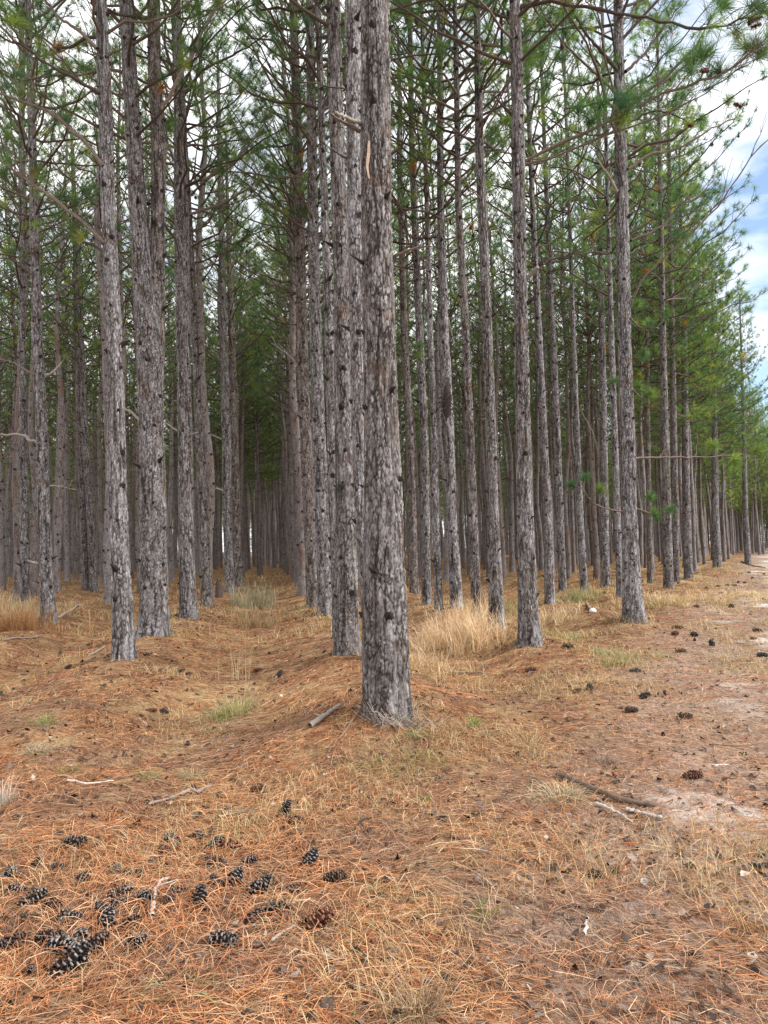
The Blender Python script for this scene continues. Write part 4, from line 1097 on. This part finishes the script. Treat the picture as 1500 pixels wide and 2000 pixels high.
# ------------------------------------------------------------------ cones on the ground
def cone(px, py, kind, label, yaw, s=1.0, pitch=0.0, group=None, seed=0):
    g = ground_at(px, py)
    me = {'r': CONE_RED, 'g': CONE_GREY, 'd': CONE_DARK}[kind][seed % 2]
    o = bpy.data.objects.new('pine_cone', me); COL.objects.link(o)
    s *= .82 if py > 1450 else .72; sq = .88 + .2 * _hash(np.array(seed), np.array(3)); o.location = (g[0], g[1], g[2] + .022 * s + (.02 * math.sin(math.radians(pitch)))); o.scale = (s / sq, s * sq, s * .95)
    o.rotation_euler = (yaw * 3.1, -math.radians(pitch), math.radians(yaw))
    tag(o, label, 'pine cone', group or 'pine cones lying on the needles')
CONES = [
 (625,1812,'r','large open red brown cone lying alone, nearest the camera',25,1.35,25),
 (1357,1521,'r','large open brown cone alone on the bare track',5,1.25,5),
 (558,1590,'d','dark cone propped upright against the lying brown one',60,1.05,45),
 (578,1607,'r','brown cone lying flat against the upright dark one',-8,1.0,0),
 (507,1544,'r','red brown cone lying half sunk above the upright dark cone',12,1.0,5),
 (325,1668,'r','short red brown cone touching a white scaled grey cone',170,1.05,5),
 (340,1648,'g','white scaled grey cone behind the short red brown one',-30,1.0,0),
 (424,1655,'g','white tipped grey cone at the left end of the long red brown cone',50,1.0,20),
 (452,1664,'r','long red brown cone lying flat left of the centre heap',-5,1.25,0),
 (490,1690,'g','small dark cone with pale tips right below the long red brown cone',20,.95,15),
 (608,1688,'g','black and white cone standing tilted, topmost right of the heap',60,1.1,35),
 (657,1723,'d','brown grey cone lying at the right end of the scatter',20,1.2,5),
 (459,1728,'g','grey cone leaning left of the biggest white tipped cone',60,1.1,30),
 (510,1745,'g','biggest white tipped cone in the middle of the heap',35,1.35,25),
 (545,1786,'d','blackish cone sunk in needles below the biggest white tipped cone',10,1.2,0),
 (440,1848,'g','grey cone lying alone above the lower left edge of bare needles',-5,1.25,0),
 (390,1770,'d','grey cone seen end on with its scales fanned out',90,1.15,50),
 (352,1748,'g','small black and white cone left of the fanned out cone',10,.9,0),
 (239,1752,'g','grey cone lying against the upper end of a pale stick',30,1.0,10),
 (233,1775,'g','white scaled cone just below another by the pale stick',15,.95,0),
 (284,1766,'d','dark cone right at the crossing of the pale stick',-40,1.05,10),
 (266,1712,'d','brown dark cone above the pale stick',20,1.0,0),
 (70,1766,'g','white tipped grey cone near the left edge',40,1.15,20),
 (34,1748,'g','half buried grey cone at the left edge',0,1.0,0),
 (145,1892,'g','big black and white cone leaning upright, lowest at left',50,1.45,30),
 (185,1860,'d','black open cone right above the big black and white one',45,1.3,25),
 (126,1862,'g','pale scaled cone lying left of the black open cone',-20,1.2,10),
 (98,1838,'d','dark cone up and left of the pale scaled cone',30,1.1,0),
 (150,1655,'d','dark brown cone beside a small green sprig at left',10,1.2,10),
 (140,1802,'g','grey weathered cone, flat on its side at left middle',0,1.1,0),
 (210,1812,'g','grey cone with spread scales below the stick crossing',80,1.1,30),
 (298,1391,'r','red brown cone, left one of a touching pair in the hollow',10,1.15,0),
 (322,1393,'d','dark cone, right one of a touching pair in the hollow',-20,1.1,0),
 (355,1313,'d','dark cone at the foot of the slope right of the thin left pine',40,1.1,15),
 (370,1318,'r','brown cone touching a dark one right of the thin left pine',0,1.0,0),
 (505,1311,'r','brown cone in the lane between the rows',5,1.3,0),
 (547,1319,'d','dark round cone in the lane near the pale pine',70,1.2,30),
 (134,1306,'d','small dark cone left of the slim grey pine foot',60,1.2,20),
 (1262,1363,'d','dark round cone on the track edge between two grey patches',20,1.35,10),
 (1235,1391,'d','flat black cone below the dark round one by the track',0,1.4,0),
 (1243,1313,'g','grey flat cone on the slope under the track side pine',5,1.3,0),
 (1128,1353,'r','brown cone, left one of a pair on the open slope',30,1.1,10),
 (1152,1347,'d','grey brown cone, right one of a pair on the open slope',70,1.3,20),
 (1038,1311,'r','brown cone lying right below the flared grey pine',-10,1.5,5),
 (1111,1265,'d','dark square looking cone right of the flared pine foot',0,1.5,0),
 (1331,1274,'r','red cone lying on the needles of the track side',0,1.5,0),
 (1390,1261,'d','upright red black cone on the track',80,1.6,40),
 (1340,1404,'d','long flat dark cone on the middle of the track',0,1.5,0),
 (1491,1283,'d','dark cone at the right edge of the track',0,1.5,0),
 (1472,1249,'r','small red cone farther along the right edge',0,1.2,0),
 (1165,1712,'d','grey cone scrap flat in the needles, right foreground',0,.7,0),
]
for i, c in enumerate(CONES): cone(*c, seed=i)
for i, (x, y) in enumerate([(118,1700),(165,1722),(200,1792),(58,1802),(18,1716),(105,1776),(300,1692),(228,1706),(417,1694),(330,1766),(160,1838),(258,1815),(75,1692),(388,1640),(20,1850),(60,1905),(270,1850),(500,1800),(420,1730),(570,1745)]):
    cone(x, y, 'dgd'[i % 3], 'worn dark cone sunk in the needles of the lower left heap', i * 67, .75 + .12 * (i % 3), (i * 13) % 30, 'worn cones sunk in the lower left heap', i)
for i, (x, y) in enumerate([(1409,1160),(1410,1173),(1428,1186),(1360,1186),(1402,1146),(1272,1159),(1442,1138),(1455,1139),(1435,1145),(1421,1144),(1470,1130),(1380,1150),(1492,1122),(1445,1121),(1462,1119),(1325,1140),(1357,1243),(1325,1229),(1480,1234),(1320,1240)]):
    cone(x, y, 'dr'[i % 2], 'tiny dark cone far along the needle strewn track', i * 40, 1.6 + .2 * (i % 3), 0, 'tiny cones far along the track', i)

# ------------------------------------------------------------------ sticks, stump, scraps
rs = np.random.default_rng(9)
def stick(pl, w_px, label, col, forks=(), name='fallen_branch', lift=0.0, taper=.5, rough=.12):
    P = np.array([ground_at(x, y) for x, y in pl]); Y = P[:, 1].mean(); r = w_px / F_PX * Y / 2
    c0 = P.mean(0); k = 26
    s = np.linspace(0, len(P) - 1, k)
    Q = np.stack([np.interp(s, np.arange(len(P)), P[:, i]) for i in range(3)], -1)
    Q[:, :2] += rs.normal(size=(k, 2)) * .004
    Q[:, 2] = hgt(Q[:, 0], Q[:, 1]) + r * .8 + .012 + lift * np.linspace(0, 1, k)
    B = Buf()
    tubes(B, (Q - c0)[None], (r * (1 - (1 - taper) * np.linspace(0, 1, k)) * (1 + rough * rs.normal(size=k)))[None], 8, 0, np.array([col]), cap=True)
    for (i, dx, dy, L) in forks:
        q = Q[i]; T = np.stack([q + np.array([dx, dy, .15]) * L * t for t in np.linspace(0, 1, 5)]) - c0
        tubes(B, T[None], np.linspace(r * .5, r * .2, 5)[None], 5, 0, np.array([col]))
    o = B.obj(name, [M_STICK]); o.location = c0
    tag(o, label, 'stick')
stick([(1090,1518),(1130,1535),(1160,1548),(1200,1565),(1240,1575),(1280,1580)], 10, 'long dark brown branch lying on the track edge at right', (.15, .105, .08), [(3, -.2, .5, .15), (20, .6, .3, .12)], taper=1.1)
stick([(1225,1588),(1250,1594),(1292,1604)], 8, 'short pale grey stick below the long dark branch', (.42, .37, .33), taper=.7)
stick([(1165,1576),(1190,1586),(1212,1596),(1235,1612)], 7, 'thin bleached stick left of the short pale grey one', (.45, .40, .36))
stick([(288,1577),(318,1569),(345,1560),(372,1548),(385,1552),(412,1540)], 5, 'grey knobbly branch lying in the left hollow', (.26, .21, .18), [(17, -.4, .6, .12), (21, .5, .5, .10)], taper=1.5, rough=.25)
stick([(135,1530),(170,1536),(222,1530)], 5, 'slim curved pale twig in the left hollow', (.48, .42, .36))
stick([(605,1425),(630,1408),(648,1395),(664,1384)], 12, 'grey broken branch left of the foremost pine foot', (.30, .25, .22), [(8, -.5, .3, .15)])
stick([(298,1800),(298,1765),(312,1730),(330,1722)], 9, 'pale crooked stick standing out among the left cones', (.46, .41, .37), [(14, .7, .2, .12)])
stick([(532,1845),(552,1830),(575,1816)], 7, 'small pale twig left of the nearest red brown cone', (.44, .36, .30))
stick([(112,1212),(130,1203),(152,1193),(158,1200)], 6, 'pale bent stick right of the leaning left pine foot', (.36, .28, .22), lift=.12)
stick([(2,1252),(40,1249),(85,1243)], 4, 'long thin twig lying at the left edge', (.33, .25, .20))
stick([(172,1283),(190,1275),(205,1266)], 5, 'grey twig just left of the slim grey pine foot', (.30, .25, .22))
stick([(1138,1180),(1150,1190),(1160,1198)], 7, 'brown stick lying beside the white scrap', (.30, .19, .15))
stick([(1385,1458),(1410,1460),(1440,1462)], 3, 'dark twig lying across the sandy track patch', (.10, .08, .07))
stick([(1392,1500),(1410,1499),(1425,1498)], 4, 'pale straight twig above the big track cone', (.55, .5, .44))
stick([(1470,1698),(1490,1700),(1515,1690)], 9, 'dark branch end coming in from the right edge', (.05, .038, .032))
stick([(1320,1650),(1330,1642),(1350,1650)], 5, 'dark root end in the lower right of the track', (.10, .07, .055))
stick([(1143,1832),(1145,1815),(1148,1800)], 6, 'tiny pale chip of wood in the right foreground', (.55, .50, .46))
stick([(1448,1098),(1470,1106),(1494,1110)], 3, 'dark fallen limb far down the track', (.10, .07, .06))
stick([(700,1395),(668,1440),(640,1475)], 5, 'brown root like stick running down from the foremost pine', (.24, .14, .09), lift=-.0)
stick([(885,1315),(915,1316),(945,1318)], 4, 'grey twig lying below the golden grass', (.28, .22, .19))

# broken stump in the left row
def stump():
    g = ground_at(428, 1167); Y = g[1]; r = 13 / F_PX * Y / 2; H = 36 / F_PX * Y
    B = Buf(); n = 22; k = 9
    th = np.linspace(0, 6.2832, n, endpoint=False); rj = np.random.default_rng(2)
    top = H * (.72 + .28 * rj.random(n))
    z = np.linspace(0, 1, k)
    V = np.empty((k, n, 3))
    for i, f in enumerate(z):
        R = r * (1.25 - .3 * f) * (1 + .12 * rj.normal(size=n) * .6)
        V[i] = np.stack([R * np.cos(th), R * np.sin(th), -.05 + (top + .05) * f], -1)
    j = np.arange(n); i0 = (np.arange(k - 1) * n)[:, None]
    F = np.stack([i0 + j, i0 + (j + 1) % n, i0 + n + (j + 1) % n, i0 + n + j], -1).reshape(-1, 4)
    B.add(V, F, 0, (.11, .08, .068))
    root = empty('broken_stump', g); tag(root, 'short splintered dark stump beside the brown pine in the left row', 'stump')
    B.obj('bark', [M_STICK], root)
    B = Buf(); c = np.array([[0, 0, H * .6]]); ring = V[-1] * np.array([.9, .9, .93])
    B.add(np.concatenate([ring, c]), np.stack([j, (j + 1) % n, np.full(n, n)], -1), 0, (.24, .16, .11)); B.obj('heartwood', [M_STICK], root)
stump()

def scrap():
    g = ground_at(1158, 1197); B = Buf(); rj = np.random.default_rng(4)
    n = 10; th = np.linspace(0, 6.28, n, endpoint=False)
    V = []
    for f, rr, z in ((0, .03, 0), (0, .058, .02), (0, .062, .05), (0, .04, .085), (0, .008, .10)):
        V.append(np.stack([rr * np.cos(th) * 1.25, rr * np.sin(th), np.full(n, z)], -1) * (1 + .08 * rj.normal(size=(n, 1))))
    V = np.array(V); j = np.arange(n); i0 = (np.arange(4) * n)[:, None]
    F = np.stack([i0 + j, i0 + (j + 1) % n, i0 + n + (j + 1) % n, i0 + n + j], -1).reshape(-1, 4)
    B.add(V, F, 0, (.82, .82, .78)); o = B.obj('white_scrap', [M_STICK]); o.location = g + np.array([.0, 0, .0])
    tag(o, 'small crumpled white scrap lying on the needles by a stick', 'litter', 'white scraps')
    o2 = o.copy(); COL.objects.link(o2); g2 = ground_at(1141, 1183); o2.location = g2; o2.scale = (.55, .55, .6); o2.rotation_euler = (0, 0, 2)
    o2['label'] = 'tiny white scrap at the upper end of the stick'
scrap()

# ------------------------------------------------------------------ grass clumps and weeds
def clump(px, py, label, n, H, rad, pal, w=.0028, lean=.5, name='grass_clump', seed=0, group='clumps of dry grass', cat='grass clump'):
    g = ground_at(px, py); rng = np.random.default_rng(seed + 1000)
    w = max(w, g[1] * .00042)
    ns = max(1, int(6 + rad * 40)) if rad > .15 else 1
    sc_ = rng.normal(size=(ns, 2)) * rad * .55 if ns > 1 else np.zeros((1, 2))
    hs = .55 + .65 * rng.random(ns); wi = rng.integers(0, ns, n)
    off = rng.normal(size=(n, 2)) * (min(.055, rad * .25) if ns > 1 else rad * .5)
    X = g[0] + sc_[wi, 0] + off[:, 0]; Y = g[1] + sc_[wi, 1] + off[:, 1]
    a = np.arctan2(off[:, 1], off[:, 0])
    th = a + rng.normal(size=n) * .8; h = H * hs[wi] * (.25 + .95 * rng.random(n) ** 1.3); ln = lean * (.4 + 1.3 * rng.random(n))
    P = np.empty((n, 5, 3)); z0 = hgt(X, Y)
    for k, s in enumerate((0, .3, .6, .85, 1)):
        P[:, k, 0] = X + np.cos(th) * h * ln * s ** 1.8 - g[0]; P[:, k, 1] = Y + np.sin(th) * h * ln * s ** 1.8 - g[1]
        P[:, k, 2] = z0 - .01 + h * (s - .38 * ln * s ** 2.6) - g[2]
    B = Buf(); pal = np.array(pal)
    C = pal[rng.integers(0, len(pal), n)] * (.75 + .5 * rng.random((n, 1))) * (.85 + .3 * rng.random(ns))[wi][:, None]
    ribbons(B, P, w * np.array([[1, 1, .8, .6, .15]]) * (.7 + .6 * rng.random((n, 1))), np.stack([-np.sin(th), np.cos(th), 0 * th], -1), 0, C)
    o = B.obj(name, [M_GRASS], smooth=False); o.location = g
    tag(o, label, cat, group)
GOLD = [(.70, .47, .30), (.76, .57, .40), (.58, .36, .21), (.80, .66, .50)]
TAN = [(.50, .38, .22), (.58, .46, .29), (.40, .28, .15)]
GREY_T = [(.42, .36, .26), (.50, .44, .33), (.32, .27, .19), (.30, .30, .17)]
GRN = [(.17, .24, .08), (.26, .31, .12), (.45, .42, .2), (.12, .19, .06)]
clump(868,1262,'tall golden grass patch left of the light grey flared pine',1500,.60,.85,GOLD,lean=.7,seed=1)
clump(925,1252,'tall golden grass patch nearest the light grey flared pine',950,.55,.65,GOLD,lean=.75,seed=2)
clump(838,1305,'low golden grass just right of the foremost pine',900,.34,.6,GOLD+TAN,lean=.8,seed=3)
clump(905,1222,'golden grass at the foot of the slim rear pine',900,.55,.6,GOLD,lean=.5,seed=4)
clump(500,1190,'wispy grey tan grass standing in the middle of the lane',900,.72,.55,GREY_T,lean=.35,seed=5)
clump(505,1225,'thin reddish tan grass in the lane nearer the camera',500,.5,.6,[(.36,.2,.11),(.45,.3,.18),(.4,.33,.2)],lean=.4,seed=6)
clump(25,1200,'pale tan grass field patch at the left edge',1800,.5,1.1,TAN+GOLD,lean=.4,seed=7)
clump(60,1222,'reddish brown tall grass at the foot of the leaning pine',1100,.5,.7,[(.36,.18,.09),(.45,.27,.14),(.3,.15,.08)],lean=.4,seed=8)
clump(455,1398,'green and straw coloured grass tuft below the lane',420,.26,.17,GRN+TAN,lean=.8,seed=9)
clump(430,1405,'olive grass tuft touching the straw green one',200,.2,.13,GRN,lean=.8,seed=10)
clump(88,1415,'small olive grass tuft at the left',170,.16,.10,GRN,lean=.8,seed=11)
clump(75,1470,'greyish dead grass tuft at the left',220,.13,.10,GREY_T,lean=1.1,seed=12)
clump(0,1575,'bleached grass tuft cut by the left edge',130,.16,.07,[(.5,.47,.42),(.42,.38,.33)],lean=.7,seed=13)
clump(292,1520,'dark green grass tuft in the left hollow',150,.10,.07,GRN,lean=.9,seed=14)
clump(375,1520,'grey green grass tuft right of the dark green one',150,.12,.08,[(.25,.28,.16),(.35,.34,.24)],lean=.9,seed=15)
clump(130,1506,'low dark green sprig near the curved twig',110,.08,.06,GRN,lean=1.2,seed=16)
clump(815,1990,'dead brown grass tussock at the bottom of the picture',260,.13,.06,[(.30,.20,.13),(.42,.32,.21),(.18,.11,.07)],lean=.9,seed=17)
clump(1095,1560,'dry bent grass tuft beside the long dark branch',320,.13,.13,TAN+GREY_T,lean=1.2,seed=18)
clump(1175,1490,'small grey dead weed above the long branch',90,.12,.06,[(.16,.12,.1),(.3,.25,.2)],lean=.9,seed=19)
clump(1245,1285,'yellowish green grass tuft under the track side pine',450,.2,.35,[(.36,.36,.18),(.5,.44,.26)],lean=.8,seed=20)
clump(1210,1300,'tan green grass tuft left of the yellowish one',350,.17,.3,TAN+GRN,lean=.8,seed=21)
clump(1130,1172,'olive grass behind the white scrap',900,.35,.8,[(.30,.30,.15),(.45,.38,.22)],lean=.5,seed=22)
clump(1080,1215,'tan grass right of the light grey flared pine',900,.32,.6,TAN+GOLD,lean=.6,seed=23)
clump(1090,1245,'short olive tan grass near the square looking cone',400,.2,.35,TAN+GRN,lean=.7,seed=24)
clump(1340,1175,'pale straw grass along the track edge',1500,.3,1.2,TAN+GOLD,lean=.6,seed=25)
clump(1290,1180,'brownish grass right of the track side pine foot',900,.26,.7,TAN+[(.3,.2,.12)],lean=.7,seed=26)
clump(1480,1165,'pale straw grass beyond the cones at the right edge',1300,.22,1.2,GOLD+TAN,lean=.7,seed=27)
clump(990,1190,'olive tan grass between the right rows',800,.35,.8,[(.4,.34,.18),(.5,.38,.2)],lean=.5,seed=28)
clump(800,1500,'greenish brown matted grass below the foremost pine',600,.13,.30,[(.35,.30,.14),(.40,.25,.12),(.25,.26,.1)],lean=1.4,seed=29)
clump(880,1430,'matted brown grass right of the foremost pine foot',600,.13,.30,[(.40,.28,.15),(.32,.2,.11),(.48,.36,.22)],lean=1.4,seed=30)
clump(1000,1440,'matted straw grass on the right slope of the mound',700,.12,.4,TAN+[(.36,.24,.14)],lean=1.4,seed=31)
clump(470,1620,'low yellow green grass among the cones',100,.07,.09,GRN+TAN,lean=1.3,seed=32)
clump(745,1745,'little green sprig in the central foreground',60,.06,.03,[(.14,.2,.09)],lean=1,seed=33,cat='weed',name='green_sprig')
clump(935,1790,'little dark green sprig right of centre foreground',60,.06,.03,[(.14,.2,.06)],lean=1,seed=34,cat='weed',name='green_sprig')
clump(1218,1528,'tiny bright green sprig left of the big track cone',40,.04,.02,[(.2,.28,.1)],lean=1,seed=35,cat='weed',name='green_sprig')
clump(830,1565,'small moss green sprig below the mound',70,.06,.04,[(.16,.24,.07)],lean=1,seed=36,cat='weed',name='green_sprig')
clump(185,1660,'blue green sprig beside a dark brown cone',70,.06,.035,[(.13,.2,.12)],lean=1,seed=37,cat='weed',name='green_sprig')
clump(350,1935,'pale green grass tuft in the lower left',130,.09,.10,[(.3,.34,.18),(.22,.28,.12)],lean=1.2,seed=38)
clump(1440,1395,'faint pale grass beside the long flat cone on the track',60,.07,.12,TAN,lean=1.3,seed=39)
# tangle of twigs and weeds at the foot of the foremost pine
g = ground_at(785, 1412)
B = Buf(); rj = np.random.default_rng(8); n = 90
a = rj.random(n) * 6.28; X = g[0] + rj.normal(size=n) * .13; Y = g[1] - .05 + rj.normal(size=n) * .05
P = np.empty((n, 6, 3)); H = .05 + .2 * rj.random(n)
for k, s in enumerate(np.linspace(0, 1, 6)):
    P[:, k, 0] = X + np.cos(a) * H * 1.1 * s - g[0] + rj.normal(size=n) * .006; P[:, k, 1] = Y + np.sin(a) * H * .6 * s - g[1]
    P[:, k, 2] = hgt(X, Y) - g[2] + H * (s - .75 * s * s * rj.random()) 
tubes(B, P, np.broadcast_to(np.linspace(.0034, .0014, 6), (n, 6)), 4, 0, np.array([(.34, .29, .25), (.16, .13, .11), (.48, .43, .38)])[rj.integers(0, 3, n)])
o = B.obj('twig_tangle', [M_STICK]); o.location = g; tag(o, 'tangle of thin grey twigs at the foot of the foremost pine', 'twigs')
clump(735,1395,'dry straw blades leaning on the foremost pine',90,.40,.13,TAN+[(.5,.42,.33)],lean=.35,seed=50)
clump(812,1440,'small green weed below the twig tangle',110,.09,.07,[(.12,.2,.09),(.2,.27,.1)],lean=1,seed=51,cat='weed',name='green_sprig')
clump(775,1447,'dark green weed left of the small one by the twig tangle',80,.08,.05,[(.1,.17,.07)],lean=1,seed=52,cat='weed',name='green_sprig')
clump(925,1418,'bright green leafy sprig right of the foremost pine',60,.09,.03,[(.2,.3,.08)],w=.006,lean=.8,seed=53,cat='weed',name='green_sprig')
clump(452,1330,'tall bare straw stalk cluster standing in the lane',26,.75,.16,TAN,lean=.15,seed=54)
clump(1000,1290,'few thin brown stalks in front of the golden grass',22,.5,.4,[(.3,.2,.13)],lean=.4,seed=55)
print('objects', len(bpy.data.objects), 'trees', len(vis), 'far', len(vis) - NI)
